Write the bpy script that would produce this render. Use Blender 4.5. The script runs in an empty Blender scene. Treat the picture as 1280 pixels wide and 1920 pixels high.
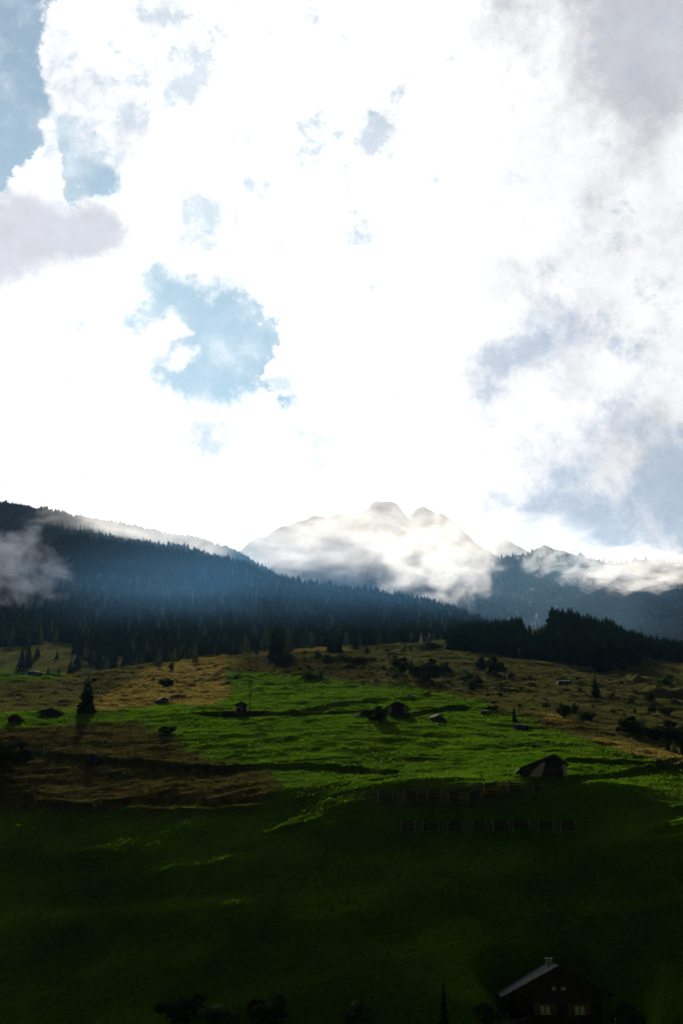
import bpy, math, random
import numpy as np
from mathutils import Vector, Matrix

# ------------------------------------------------------------------ camera
F, PITCH = 2059.0, math.radians(19.8)          # focal length in photo pixels, upward tilt
CP, SP = math.cos(PITCH), math.sin(PITCH)
scene = bpy.context.scene
cam_d = bpy.data.cameras.new('camera'); cam = bpy.data.objects.new('camera', cam_d)
scene.collection.objects.link(cam); scene.camera = cam
cam_d.sensor_fit = 'VERTICAL'; cam_d.sensor_height = 36.0; cam_d.lens = 36.0 * F / 1920.0
cam_d.clip_start = 0.5; cam_d.clip_end = 40000
cam.location = (0, 0, 0); cam.rotation_euler = (math.pi / 2 + PITCH, 0, 0)

# ------------------------------------------------------------------ light
SUN_EL, SUN_AZ = math.radians(30.5), math.radians(-11.0)     # azimuth from +Y, negative = left
SUN_DIR = Vector((math.sin(SUN_AZ) * math.cos(SUN_EL), math.cos(SUN_AZ) * math.cos(SUN_EL), math.sin(SUN_EL)))
sun_d = bpy.data.lights.new('sun', 'SUN'); sun = bpy.data.objects.new('sun', sun_d)
scene.collection.objects.link(sun)
sun_d.energy = 5.0; sun_d.angle = math.radians(0.6); sun_d.color = (1.0, 0.93, 0.82)
sun.rotation_euler = (-SUN_DIR).to_track_quat('-Z', 'Y').to_euler()
sun.location = (0, 0, 500)

scene.view_settings.view_transform = 'Standard'
scene.view_settings.look = 'None'
scene.view_settings.gamma = 1.0
scene.view_settings.use_curve_mapping = False
scene.view_settings.exposure = 0.75
scene.render.engine = 'CYCLES'
cy = scene.cycles
cy.use_denoising = True
cy.max_bounces = 6; cy.diffuse_bounces = 2; cy.glossy_bounces = 2; cy.transmission_bounces = 3
cy.volume_bounces = 1; cy.transparent_max_bounces = 16
cy.sample_clamp_indirect = 4.0
cy.volume_step_rate = 1.0; cy.volume_max_steps = 256


def pix_dir(px, row):
    a, b = px - 640.0, 960.0 - row
    return Vector((a, F * CP - b * SP, F * SP + b * CP)).normalized()


# node helper -------------------------------------------------------
class NT:
    def __init__(self, tree):
        self.t = tree; self.n = tree.nodes; self.l = tree.links

    def node(self, typ, **kw):
        n = self.n.new(typ)
        for k, v in kw.items():
            setattr(n, k, v)
        return n

    def put(self, sock, v):
        if v is None:
            return
        if hasattr(v, 'is_linked') or isinstance(v, bpy.types.NodeSocket):
            self.l.new(v, sock)
        else:
            sock.default_value = v

    def math(self, op, a, b=None, c=None, clamp=False):
        n = self.node('ShaderNodeMath', operation=op, use_clamp=clamp)
        self.put(n.inputs[0], a); self.put(n.inputs[1], b)
        if c is not None:
            self.put(n.inputs[2], c)
        return n.outputs[0]

    def vmath(self, op, a, b=None, out=0):
        n = self.node('ShaderNodeVectorMath', operation=op)
        self.put(n.inputs[0], a)
        if b is not None:
            self.put(n.inputs[1], b)
        return n.outputs[out]

    def vscale(self, a, s):
        n = self.node('ShaderNodeVectorMath', operation='SCALE')
        self.put(n.inputs[0], a); self.put(n.inputs['Scale'], s)
        return n.outputs[0]

    def noise(self, vec, scale, detail=4.0, rough=0.55, lac=2.0, out='Fac', dist=0.0):
        n = self.node('ShaderNodeTexNoise')
        self.put(n.inputs['Vector'], vec)
        n.inputs['Scale'].default_value = scale; n.inputs['Detail'].default_value = detail
        n.inputs['Roughness'].default_value = rough; n.inputs['Lacunarity'].default_value = lac
        n.inputs['Distortion'].default_value = dist
        return n.outputs[out]

    def ramp(self, v, lo, hi, a=0.0, b=1.0, smooth=True):
        n = self.node('ShaderNodeMapRange', interpolation_type='SMOOTHSTEP' if smooth else 'LINEAR', clamp=True)
        self.put(n.inputs['Value'], v)
        for k, x in (('From Min', lo), ('From Max', hi), ('To Min', a), ('To Max', b)):
            self.put(n.inputs[k], x)
        return n.outputs['Result']

    def mix(self, f, a, b, mode='MIX'):
        n = self.node('ShaderNodeMix', data_type='RGBA', blend_type=mode)
        self.put(n.inputs[0], f); self.put(n.inputs[6], a); self.put(n.inputs[7], b)
        return n.outputs[2]


# ------------------------------------------------------------------ world: sky with broken, sun-filled cloud
world = bpy.data.worlds.new('World'); scene.world = world; world.use_nodes = True
W = NT(world.node_tree); W.n.clear()
w_out = W.node('ShaderNodeOutputWorld'); w_bg = W.node('ShaderNodeBackground')
W.l.new(w_bg.outputs[0], w_out.inputs[0])
SKY_STRENGTH = 0.05
w_bg.inputs['Strength'].default_value = SKY_STRENGTH
sky = W.node('ShaderNodeTexSky', sky_type='NISHITA')
sky.sun_disc = False; sky.sun_elevation = SUN_EL; sky.sun_rotation = SUN_AZ
sky.altitude = 1500; sky.air_density = 1.0; sky.dust_density = 0.6; sky.ozone_density = 1.0
tc = W.node('ShaderNodeTexCoord'); wdir = tc.outputs['Generated']
wd = W.vmath('NORMALIZE', wdir)
n1 = W.noise(wd, 9.0, 9, 0.62, out='Color')
n2 = W.noise(wd, 40.0, 6, 0.6, out='Color')
off = W.vscale(W.vmath('SUBTRACT', n1, (0.5, 0.5, 0.5)), 0.13)
off2 = W.vscale(W.vmath('SUBTRACT', n2, (0.5, 0.5, 0.5)), 0.020)
wp = W.vmath('ADD', W.vmath('ADD', wd, off), off2)
wps = W.vmath('ADD', W.vmath('ADD', wd, W.vscale(off, 0.55)), W.vscale(off2, 0.4))


def blobs(lst, p):
    tot = None
    for px, row, r, a in lst:
        d = W.vmath('DISTANCE', p, tuple(pix_dir(px, row)), out='Value')
        v = W.math('MULTIPLY', W.math('SUBTRACT', 1.0, W.math('DIVIDE', d, r / F), clamp=True), a)
        tot = v if tot is None else W.math('ADD', tot, v)
    return tot


holes = [  # clear patches (photo position, radius in pixels, weight)
    (310, 575, 110, 1.0), (400, 570, 115, 1.1), (440, 640, 115, 1.1), (400, 715, 115, 1.0), (330, 735, 75, 0.8), (380, 780, 75, 0.8), (500, 630, 75, 0.9), (520, 745, 50, .5),
    (345, 612, 50, -1.1), (375, 685, 36, -.8), (350, 705, 26, -.7), (445, 560, 30, -.6), (515, 700, 50, -.8), (130, 130, 110, -1.0), (150, 215, 60, -.8), (70, 290, 55, -.5), (60, 350, 70, -.9),
    (20, 40, 130, 1.1), (-20, 150, 130, 1.0), (60, 230, 100, .9), (20, 320, 70, .7), (165, 300, 80, .8), (165, 345, 60, .8), (-150, 100, 190, 1.2), (-120, 320, 120, .9),
    (270, 90, 60, .6), (310, 490, 45, .7), (712, 222, 40, .7),
]
faint = [  # small thin spots where a little blue shows
    (640, 175, 70, .7), (712, 225, 62, .9), (585, 290, 60, .8), (640, 297, 62, .85), (690, 312, 75, .9), (655, 460, 66, .95), (460, 325, 80, .8), (345, 392, 80, .75), (415, 405, 70, .8), (310, 495, 70, .8),
    (780, 180, 60, .7), (740, 752, 55, .7), (412, 857, 55, .7), (118, 740, 50, .7), (260, 110, 140, .6), (200, 190, 120, .5), (350, 50, 100, .5), (380, 130, 90, .5), (470, 735, 80, .7), (540, 740, 60, .6), (720, 260, 60, .6), (560, 30, 80, .5), (400, 830, 70, .5),
]
soft = [  # thin veils through which blue shows
    (895, 735, 85, .95), (955, 690, 90, .8), (1035, 630, 90, .9), (1130, 605, 85, .9), (1200, 640, 90, .4),
    (930, 810, 110, .6), (1100, 865, 130, .75), (1000, 960, 140, .5), (1080, 985, 120, .55), (1180, 1000, 130, .62), (1270, 960, 150, .6), (1350, 1040, 200, .6), (930, 985, 90, .5),
    (1250, 800, 120, .5), (1300, 880, 120, .6), (100, 200, 140, .6), (200, 260, 110, .6), (1450, 900, 260, .5),
]
greys = [
    (20, 440, 130, 1.0), (110, 440, 120, 1.1), (190, 455, 80, .8), (1180, 40, 220, .55), (1290, 140, 220, .6), (930, 0, 110, .7), (570, 30, 70, .5),
    (70, 880, 120, .7), (170, 890, 90, .5), (115, 740, 45, .5), (1150, 300, 190, .4), (1260, 540, 180, .4), (1010, 540, 120, .35), (220, 180, 120, .6), (1290, -150, 380, 1.0), (930, 800, 110, .5),
    (1070, 690, 120, .4), (1200, 850, 150, .5), (-120, 420, 180, 1.0), (940, 520, 120, .3),
]


def cnoise(scale, rough, amp, detail=10):
    return W.math('MULTIPLY', W.math('SUBTRACT', W.noise(wd, scale, detail, rough), 0.5), amp)


feather = W.ramp(W.noise(wd, 6.0, 4, 0.5), 0.36, 0.62, 0.10, 0.75)       # some cloud edges are crisp, others frayed
hs = W.math('ADD', W.math('ADD', blobs(holes, wp), cnoise(24.0, 0.70, 1.2)), cnoise(70.0, 0.65, 0.5))
hole_m = W.ramp(hs, 0.24, W.math('ADD', 0.26, feather))
faint_m = W.math('MULTIPLY', W.ramp(W.math('ADD', W.math('ADD', blobs(faint, wp), cnoise(30.0, 0.70, 4.2)), cnoise(9.0, 0.6, 1.0)), 0.30, 1.15), 0.8)
soft_m = W.ramp(W.math('ADD', blobs(soft, wps), cnoise(14.0, 0.68, 4.2)), 0.05, 1.25)
grey_m = W.ramp(W.math('ADD', blobs(greys, wps), cnoise(12.0, 0.68, 2.8)), 0.10, 1.15)
# clouds scatter the light forward: bright round the sun, dull away from it
cosang = W.vmath('DOT_PRODUCT', wd, tuple(SUN_DIR), out='Value')
wide = W.ramp(cosang, 0.72, 0.89)
core = W.math('POWER', W.ramp(cosang, 0.89, 0.995), 1.3)
mott = W.math('ADD', W.ramp(W.noise(wps, 7.0, 8, 0.62), 0.28, 0.72, 0.84, 1.16, False), cnoise(22.0, 0.66, 0.4))
lum = W.math('MULTIPLY', W.math('ADD', W.math('ADD', W.math('MULTIPLY', wide, 11.4), W.math('MULTIPLY', core, 3.6)), 0.14), mott)
cloud_col = W.mix(1.0, (1.0, 0.985, 0.96, 1), (0, 0, 0, 1), 'ADD')
lum_c = W.node('ShaderNodeCombineXYZ')
for k, t in enumerate((1.0, 0.995, 0.985)):
    W.l.new(W.math('MULTIPLY', lum, t), lum_c.inputs[k])
grey_c = W.node('ShaderNodeCombineXYZ')
lumg = W.math('MULTIPLY', lum, 0.62)
for k, t in enumerate((0.93, 0.93, 1.0)):
    W.l.new(W.math('MULTIPLY', W.math('MINIMUM', lumg, W.ramp(W.noise(wps, 16.0, 7, 0.6), 0.3, 0.7, 8.6, 12.0)), t), grey_c.inputs[k])
blue = W.vmath('MULTIPLY', sky.outputs[0], (0.66, 0.96, 0.94))
blue = W.vmath('ADD', blue, W.vscale(lum_c.outputs[0], 0.16))
c = W.mix(grey_m, lum_c.outputs[0], grey_c.outputs[0])
veil = W.mix(0.55, blue, W.vscale(grey_c.outputs[0], 1.08))
c = W.mix(soft_m, c, veil)
c = W.mix(faint_m, c, W.mix(0.25, blue, lum_c.outputs[0]))
haze_in = W.ramp(W.noise(wd, 20.0, 7, 0.62), 0.42, 0.8, 0.0, 0.55)
c = W.mix(hole_m, c, W.mix(haze_in, blue, lum_c.outputs[0]))
W.l.new(c, w_bg.inputs['Color'])
world.cycles.sampling_method = 'MANUAL'; world.cycles.sample_map_resolution = 1024

# ------------------------------------------------------------------ numpy noise and the shape of the land
rng = np.random.default_rng(7)
random.seed(7)
PERM = rng.permutation(4096)
GA = rng.random(4096) * 2 * math.pi
GX, GY = np.cos(GA), np.sin(GA)


def perlin(x, y):
    xi = np.floor(x).astype(np.int64); yi = np.floor(y).astype(np.int64)
    xf = x - xi; yf = y - yi
    u = xf * xf * xf * (xf * (xf * 6 - 15) + 10); v = yf * yf * yf * (yf * (yf * 6 - 15) + 10)

    def g(i, j, a, b):
        h = PERM[(PERM[i & 4095] + j) & 4095]
        return GX[h] * a + GY[h] * b
    a = g(xi, yi, xf, yf); b = g(xi + 1, yi, xf - 1, yf)
    c_ = g(xi, yi + 1, xf, yf - 1); d = g(xi + 1, yi + 1, xf - 1, yf - 1)
    return (a + u * (b - a)) + v * ((c_ + u * (d - c_)) - (a + u * (b - a)))


def fbm(x, y, wl, octv=4, gain=0.5):
    s, a, f = 0.0, 1.0, 1.0 / wl
    for k in range(octv):
        s = s + a * perlin(x * f + 17.3 * k, y * f - 9.1 * k)
        a *= gain; f *= 2.03
    return s


def slope_of(row):
    b = 960.0 - row
    return (F * SP + b * CP) / (F * CP - b * SP)


NEAR = [(-300, 30), (-60, 4), (0, -1.7), (40, -7), (90, -18), (125, -25)]
COLS = {
    0: [(150, -26), (222, 1500), (266, 1362), (290, 1342), (330, 1325), (400, 1300), (450, 1270), (500, 94), (560, 102), (640, 1265), (760, 1215), (1000, 1170), (1300, 1120), (1700, 1060), (2200, 985), (2600, 950), (3000, 965), (3400, 1000)],
    210: [(148, -26), (220, 1500), (262, 1368), (285, 1345), (320, 1325), (380, 1298), (450, 1268), (500, 1253), (560, 1262), (700, 1225), (1000, 1170), (1300, 1120), (1700, 1080), (2200, 1025), (2600, 1000), (3000, 1015), (3400, 1040)],
    430: [(144, -26), (215, 1480), (240, 1425), (262, 1375), (290, 1335), (340, 1300), (420, 1262), (520, 1230), (600, 1235), (750, 1205), (1000, 1165), (1300, 1115), (1700, 1085), (2200, 1060), (2700, 1045), (3000, 1055), (3400, 1070)],
    640: [(139, -25), (199, 14.3), (206, 1475), (225, 1440), (250, 1385), (275, 1345), (300, 1318), (340, 1290), (420, 1250), (500, 1225), (560, 1212), (640, 1222), (800, 1195), (1000, 1160), (1200, 1125), (1320, 1108), (1500, 1125), (2000, 1180), (3400, 1180)],
    850: [(138, -25), (197, 14.0), (204, 1472), (225, 1438), (250, 1385), (280, 1345), (300, 1325), (350, 1290), (430, 1252), (520, 1222), (600, 1205), (700, 1203), (800, 1210), (1000, 1180), (1200, 1155), (1300, 1145), (1500, 1170), (2000, 1230), (3400, 1230)],
    1030: [(128, -26), (156, -20), (196, 15.0), (202, 1466), (207, 1458), (215, 1450), (235, 1410), (260, 1375), (290, 1345), (340, 1312), (400, 1285), (470, 1258), (540, 1232), (600, 1195), (650, 1172), (700, 1175), (800, 1230), (1200, 1260), (3400, 1260)],
    1280: [(128, -26), (150, -20), (190, 1525), (210, 1482), (230, 1445), (255, 1415), (280, 1395), (320, 1362), (360, 1335), (420, 1300), (500, 1266), (560, 1246), (620, 1236), (680, 1246), (800, 1280), (1200, 1290), (3400, 1290)],
}
COLS[-900] = COLS[0]; COLS[-200] = COLS[0]
COLS[1500] = COLS[1280]; COLS[2300] = COLS[1280]


def gauss1(a, sig, axis):
    n = int(sig * 3) + 1
    k = np.exp(-0.5 * (np.arange(-n, n + 1) / sig) ** 2); k /= k.sum()
    p = [(0, 0)] * a.ndim; p[axis] = (n, n)
    return np.apply_along_axis(lambda m: np.convolve(m, k, 'valid'), axis, np.pad(a, p, mode='edge'))


YG = np.concatenate([np.arange(-300, 600, 2.0), np.arange(600, 1400, 4.0), np.arange(1400, 3401, 10.0)])
PXG = np.arange(-900, 2301, 20.0)
cp = sorted(COLS)
tabs = []
for p_ in cp:
    k = NEAR + COLS[p_]
    ys = [q[0] for q in k]; zs = [q[1] if q[1] < 500 else q[0] * slope_of(q[1]) for q in k]
    tabs.append(gauss1(np.interp(YG, ys, zs), 1.7, 0))
tabs = np.array(tabs)
ZT = np.array([np.interp(PXG, cp, tabs[:, j]) for j in range(len(YG))]).T      # [px, y]
ZT = gauss1(ZT, 3.0, 0)
YIDX = np.arange(len(YG), dtype=float)


def H_base(x, y):
    px = 640.0 + 2052.0 * x / np.maximum(y, 60.0)
    fx = np.clip((px - PXG[0]) / 20.0, 0, len(PXG) - 1.001)
    fy = np.clip(np.interp(y, YG, YIDX), 0, len(YG) - 1.001)
    i = fx.astype(int); j = fy.astype(int); a = fx - i; b = fy - j
    return (ZT[i, j] * (1 - a) * (1 - b) + ZT[i + 1, j] * a * (1 - b) + ZT[i, j + 1] * (1 - a) * b + ZT[i + 1, j + 1] * a * b)


def sstep(a, b, v):
    t = np.clip((v - a) / (b - a), 0, 1)
    return t * t * (3 - 2 * t)


CHX = 31.6
RIDGES = []        # banks along tracks: (points[(x,y)], height, half width, depth of the cut below)


def seg_dist(x, y, pts):
    best = np.full(x.shape, 1e9); side = np.zeros(x.shape)
    for (x0, y0), (x1, y1) in zip(pts[:-1], pts[1:]):
        dx, dy = x1 - x0, y1 - y0
        t = np.clip(((x - x0) * dx + (y - y0) * dy) / (dx * dx + dy * dy), 0, 1)
        qx, qy = x - x0 - t * dx, y - y0 - t * dy
        d = np.hypot(qx, qy); m = d < best
        best = np.where(m, d, best); side = np.where(m, qy, side)
    return best, side


def H(x, y, fine=True):
    x = np.asarray(x, float); y = np.asarray(y, float)
    z = H_base(x, y)
    amp = sstep(60, 160, y)
    far = sstep(450, 1200, y)
    z = z + amp * 1.35 * fbm(x * 0.8, y * 1.5, 46, 4, 0.5) * (1 + 1.2 * far)
    low = amp * sstep(212, 192, y)
    z = z + low * 2.1 * fbm(x / 2.4 + 31, y + 0.12 * x, 21, 4, 0.5)
    z = z + far * 34 * fbm(x + 300, y, 420, 5, 0.52) * sstep(700, 1800, y)
    # hummocks and cow terraces: long along the slope, short across it
    rx = x * 0.97 + y * 0.25; ry = -x * 0.25 + y * 0.97
    mid = amp * (1 - 0.6 * far)
    z = z + mid * 0.42 * fbm(rx / 2.6, ry, 9.5, 4, 0.58)
    z = z + mid * 0.34 * fbm(rx / 4.0 + 9, ry + 0.15 * rx, 4.2, 3, 0.5)
    z = z + mid * sstep(300, 420, y) * 1.3 * fbm(x / 1.8, y, 15, 3, 0.5)
    z = z + mid * 0.5 * np.abs(fbm(rx / 3.0 + 50, ry, 19.0, 2, 0.5))
    if fine:
        up = sstep(290, 380, y)
        z = z + mid * (0.26 + 0.26 * up) * fbm(x / 1.7, y, 2.6, 3, 0.6)
        knob = np.maximum(0, fbm(x, y, 5.0, 2, 0.5) - 0.22)
        z = z + mid * (0.5 + 1.6 * up) * knob
    # level yard cut into the slope for the chalet, with banks on three sides
    dyd = np.hypot(np.maximum(np.abs(x - CHX) - 7.6, 0), np.maximum(y - 163.5, 0))
    z = np.where((y > 120) & (dyd < 25), np.minimum(z, -17.5 + 1.25 * dyd + 0.06 * dyd * dyd), z)
    for pts, h, w, cut in RIDGES:
        xs = [p[0] for p in pts]; ys_ = [p[1] for p in pts]
        m = (x > min(xs) - 8) & (x < max(xs) + 8) & (y > min(ys_) - 8) & (y < max(ys_) + 8)
        if m.any():
            d, s = seg_dist(x[m], y[m], pts)
            dz = h * np.exp(-(d / w) ** 2)
            if cut:
                dz = dz - cut * np.exp(-((d - 2.2 * w) / (1.2 * w)) ** 2) * (s < 0)
            z[m] += dz
    return z


def ground(px, row, y0=60.0, y1=3300.0):
    """first point of the land along the sight line through a photo pixel"""
    b = 960.0 - row
    ydir = F * CP - b * SP
    u = (px - 640.0) / ydir; s = (F * SP + b * CP) / ydir
    ys = y0 + (y1 - y0) * (np.linspace(0, 1, 6000) ** 1.6)
    g = ys * s - H(ys * u, ys)
    k = np.where((g[:-1] > 0) & (g[1:] <= 0))[0]
    if len(k) == 0:
        y = ys[int(np.argmin(np.abs(g)))]
    else:
        i = k[0]; t = g[i] / (g[i] - g[i + 1]); y = ys[i] + t * (ys[i + 1] - ys[i])
    return Vector((float(u * y), float(y), float(H(np.array([u * y]), np.array([y]))[0])))


def mpp(p):          # metres covered by one photo pixel at a point
    return (p.y * CP + p.z * SP) / F


def to_pix(x, y, z):
    d = y * CP + z * SP
    return 640.0 + F * x / d, 960.0 - F * (-y * SP + z * CP) / d


for pl, h, w, cut in [
        ([(88, 1414), (180, 1421), (260, 1429), (350, 1439), (430, 1443), (500, 1437), (570, 1436), (680, 1444), (740, 1450)], 0.9, 0.9, 0.35),
        ([(1062, 1464), (1110, 1458), (1180, 1447), (1235, 1436), (1285, 1422)], 0.8, 0.7, 0.4),
        ([(1064, 1425), (1120, 1428), (1180, 1430), (1240, 1432), (1290, 1435)], 0.7, 0.7, 0.5),
        ([(60, 1500), (160, 1512), (250, 1518), (380, 1522), (480, 1516)], 0.5, 0.9, 0.1),
        ([(380, 1338), (430, 1337), (500, 1337), (570, 1341), (620, 1338), (690, 1334)], 0.7, 0.8, 0.9),
        ([(764, 1344), (790, 1336), (830, 1330), (870, 1326)], 0.9, 0.7, 0.8),
        ([(1128, 1249), (1165, 1268), (1200, 1285), (1235, 1299), (1290, 1308)], 2.2, 3.0, 1.6),
        ([(1192, 1274), (1230, 1284), (1280, 1297)], 1.6, 2.5, 1.2),
        ([(40, 1748), (200, 1737), (330, 1729), (460, 1722)], 1.7, 3.2, 0.0),
        ([(280, 1652), (380, 1641), (480, 1632)], 1.1, 2.6, 0.0),
        ([(1120, 1730), (1200, 1723), (1300, 1722)], 1.3, 2.6, 0.0),
        ([(60, 1612), (180, 1600), (290, 1596)], 0.6, 2.6, 0.0),
        ([(545, 1340), (600, 1328), (660, 1320), (720, 1314)], 1.0, 1.6, 0.0),
]:
    RIDGES.append(([tuple(ground(a, b)[:2]) for a, b in pl], h, w, cut))

# ------------------------------------------------------------------ mesh helpers
COL = scene.collection


def link(name, me, parent=None):
    o = bpy.data.objects.new(name, me); COL.objects.link(o)
    if parent is not None:
        o.parent = parent
    return o


def tag(o, label=None, cat=None, group=None, kind=None):
    for k, v in (('label', label), ('category', cat), ('group', group), ('kind', kind)):
        if v:
            o[k] = v
    return o


def thing(name, loc, rz=0.0, label=None, cat=None, group=None):
    o = link(name, None); o.empty_display_size = 0.5
    o.location = loc; o.rotation_euler = (0, 0, rz)
    return tag(o, label, cat, group)


def grid_mesh(name, X, Y, Z, mat, smooth=True):
    nr, nc = X.shape
    me = bpy.data.meshes.new(name)
    me.vertices.add(nr * nc)
    me.vertices.foreach_set('co', np.stack([X, Y, Z], -1).astype(np.float32).ravel())
    i = np.arange(nr * nc).reshape(nr, nc)
    q = np.stack([i[:-1, :-1], i[:-1, 1:], i[1:, 1:], i[1:, :-1]], -1).reshape(-1, 4)
    me.loops.add(q.size); me.polygons.add(len(q))
    me.loops.foreach_set('vertex_index', q.ravel().astype(np.int32))
    me.polygons.foreach_set('loop_start', np.arange(0, q.size, 4, dtype=np.int32))
    me.update(calc_edges=True)
    me.polygons.foreach_set('use_smooth', np.full(len(q), smooth))
    me.materials.append(mat)
    return me


class MB:
    def __init__(self):
        self.v = []; self.f = []

    def add(self, vs, fs):
        b = len(self.v); self.v += [tuple(p) for p in vs]; self.f += [tuple(b + i for i in q) for q in fs]
        return self

    def box(self, c, s, rot=None):
        hx, hy, hz = s[0] / 2, s[1] / 2, s[2] / 2
        vs = [Vector((x, y, z)) for x in (-hx, hx) for y in (-hy, hy) for z in (-hz, hz)]
        if rot is not None:
            vs = [rot @ p for p in vs]
        c = Vector(c)
        return self.add([p + c for p in vs], [(0, 1, 3, 2), (4, 6, 7, 5), (0, 4, 5, 1), (2, 3, 7, 6), (0, 2, 6, 4), (1, 5, 7, 3)])

    def tube(self, p0, p1, r0, r1=None, n=6):
        p0, p1 = Vector(p0), Vector(p1); r1 = r0 if r1 is None else r1
        d = (p1 - p0).normalized(); a = d.orthogonal().normalized(); b = d.cross(a)
        vs = [p + (a * math.cos(t) + b * math.sin(t)) * r for p, r in ((p0, r0), (p1, r1)) for t in [2 * math.pi * k / n for k in range(n)]]
        fs = [(k, (k + 1) % n, n + (k + 1) % n, n + k) for k in range(n)] + [tuple(range(n))[::-1], tuple(range(n, 2 * n))]
        return self.add(vs, fs)

    def prism(self, poly, y0, y1):                # polygon in x,z extruded along y
        n = len(poly)
        vs = [(x, y0, z) for x, z in poly] + [(x, y1, z) for x, z in poly]
        return self.add(vs, [tuple(range(n)), tuple(range(2 * n - 1, n - 1, -1))] + [(k, n + k, n + (k + 1) % n, (k + 1) % n) for k in range(n)])

    def mesh(self, name, mat, smooth=False):
        me = bpy.data.meshes.new(name); me.from_pydata(self.v, [], self.f); me.update()
        if smooth:
            me.polygons.foreach_set('use_smooth', [True] * len(me.polygons))
        me.materials.append(mat)
        return me

    def build(self, name, mat, parent=None, smooth=False):
        return link(name, self.mesh(name, mat, smooth), parent)


# ------------------------------------------------------------------ materials
def new_mat(name):
    m = bpy.data.materials.new(name); m.use_nodes = True
    t = NT(m.node_tree); t.n.clear()
    out = t.node('ShaderNodeOutputMaterial')
    return m, t, out


def simple(name, col, var=0.3, scale=3.0, rough=0.85, bump=0.0, bscale=20.0, spec=0.2):
    m, t, out = new_mat(name)
    p = t.node('ShaderNodeBsdfPrincipled'); co = t.node('ShaderNodeTexCoord').outputs['Object']
    f = t.ramp(t.noise(co, scale, 5, 0.6), 0.3, 0.7)
    a = tuple(x * (1 - var) for x in col) + (1,); b = tuple(min(1, x * (1 + var)) for x in col) + (1,)
    t.l.new(t.mix(f, a, b), p.inputs['Base Color'])
    p.inputs['Roughness'].default_value = rough; p.inputs['Specular IOR Level'].default_value = spec
    if bump:
        bn = t.node('ShaderNodeBump'); bn.inputs['Strength'].default_value = bump; bn.inputs['Distance'].default_value = 0.1
        t.l.new(t.noise(co, bscale, 4), bn.inputs['Height']); t.l.new(bn.outputs[0], p.inputs['Normal'])
    t.l.new(p.outputs[0], out.inputs[0])
    return m


def foliage(name, c0, c1, transl=0.35):
    m, t, out = new_mat(name)
    oi = t.node('ShaderNodeObjectInfo'); geo = t.node('ShaderNodeNewGeometry')
    n = t.noise(geo.outputs['Position'], 0.35, 3)
    f = t.math('ADD', t.math('MULTIPLY', oi.outputs['Random'], 0.6), t.math('MULTIPLY', n, 0.5), clamp=True)
    colr = t.mix(f, tuple(c0) + (1,), tuple(c1) + (1,))
    d = t.node('ShaderNodeBsdfDiffuse'); tr = t.node('ShaderNodeBsdfTranslucent'); mx = t.node('ShaderNodeMixShader')
    t.l.new(colr, d.inputs[0]); t.l.new(t.mix(1.0, colr, (1.0, 1.15, 0.7, 1), 'MULTIPLY'), tr.inputs[0])
    mx.inputs[0].default_value = transl
    t.l.new(d.outputs[0], mx.inputs[1]); t.l.new(tr.outputs[0], mx.inputs[2]); t.l.new(mx.outputs[0], out.inputs[0])
    return m


def grass_material():
    m, t, out = new_mat('meadow_grass')
    p = t.node('ShaderNodeBsdfPrincipled')
    zone = t.node('ShaderNodeAttribute', attribute_name='zone')
    sep = t.node('ShaderNodeSeparateColor'); t.l.new(zone.outputs['Color'], sep.inputs[0])
    pos = t.node('ShaderNodeNewGeometry').outputs['Position']
    fine = t.noise(pos, 1.6, 5, 0.65); coarse = t.noise(pos, 0.06, 5, 0.6); tuft = t.noise(pos, 0.5, 4, 0.6)
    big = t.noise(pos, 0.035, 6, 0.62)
    edge = t.math('MULTIPLY', t.math('SUBTRACT', t.noise(pos, 0.16, 7, 0.68), 0.5), 2.0)

    def ch(k):
        return t.ramp(t.math('ADD', sep.outputs[k], edge), 0.1, 0.9)
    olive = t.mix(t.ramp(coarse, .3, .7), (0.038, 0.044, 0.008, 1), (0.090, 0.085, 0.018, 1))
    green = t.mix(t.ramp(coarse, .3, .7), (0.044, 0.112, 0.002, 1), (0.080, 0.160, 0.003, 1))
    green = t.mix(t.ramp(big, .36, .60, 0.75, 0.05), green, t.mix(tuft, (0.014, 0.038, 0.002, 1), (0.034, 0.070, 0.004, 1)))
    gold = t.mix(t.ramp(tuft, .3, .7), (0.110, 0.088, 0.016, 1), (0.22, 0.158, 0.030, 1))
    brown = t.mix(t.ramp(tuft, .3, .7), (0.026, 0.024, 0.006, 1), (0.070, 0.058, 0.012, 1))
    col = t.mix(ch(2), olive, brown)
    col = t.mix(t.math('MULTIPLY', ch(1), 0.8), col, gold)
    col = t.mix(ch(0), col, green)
    col = t.mix(t.ramp(fine, .25, .75), t.mix(1.0, col, (0.68, 0.70, 0.66, 1), 'MULTIPLY'), t.mix(1.0, col, (1.25, 1.22, 1.2, 1), 'MULTIPLY'))
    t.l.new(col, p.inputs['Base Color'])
    p.inputs['Roughness'].default_value = 1.0; p.inputs['Specular IOR Level'].default_value = 0.0
    p.inputs['Sheen Weight'].default_value = 0.0; p.inputs['Sheen Roughness'].default_value = 0.5
    t.l.new(t.mix(1.0, col, (6, 6, 6, 1), 'MULTIPLY'), p.inputs['Sheen Tint'])
    bn = t.node('ShaderNodeBump'); bn.inputs['Strength'].default_value = 0.8; bn.inputs['Distance'].default_value = 0.35
    t.l.new(t.math('ADD', t.math('MULTIPLY', fine, 0.6), tuft), bn.inputs['Height'])
    t.l.new(bn.outputs[0], p.inputs['Normal'])
    t.l.new(p.outputs[0], out.inputs[0])
    return m


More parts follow.
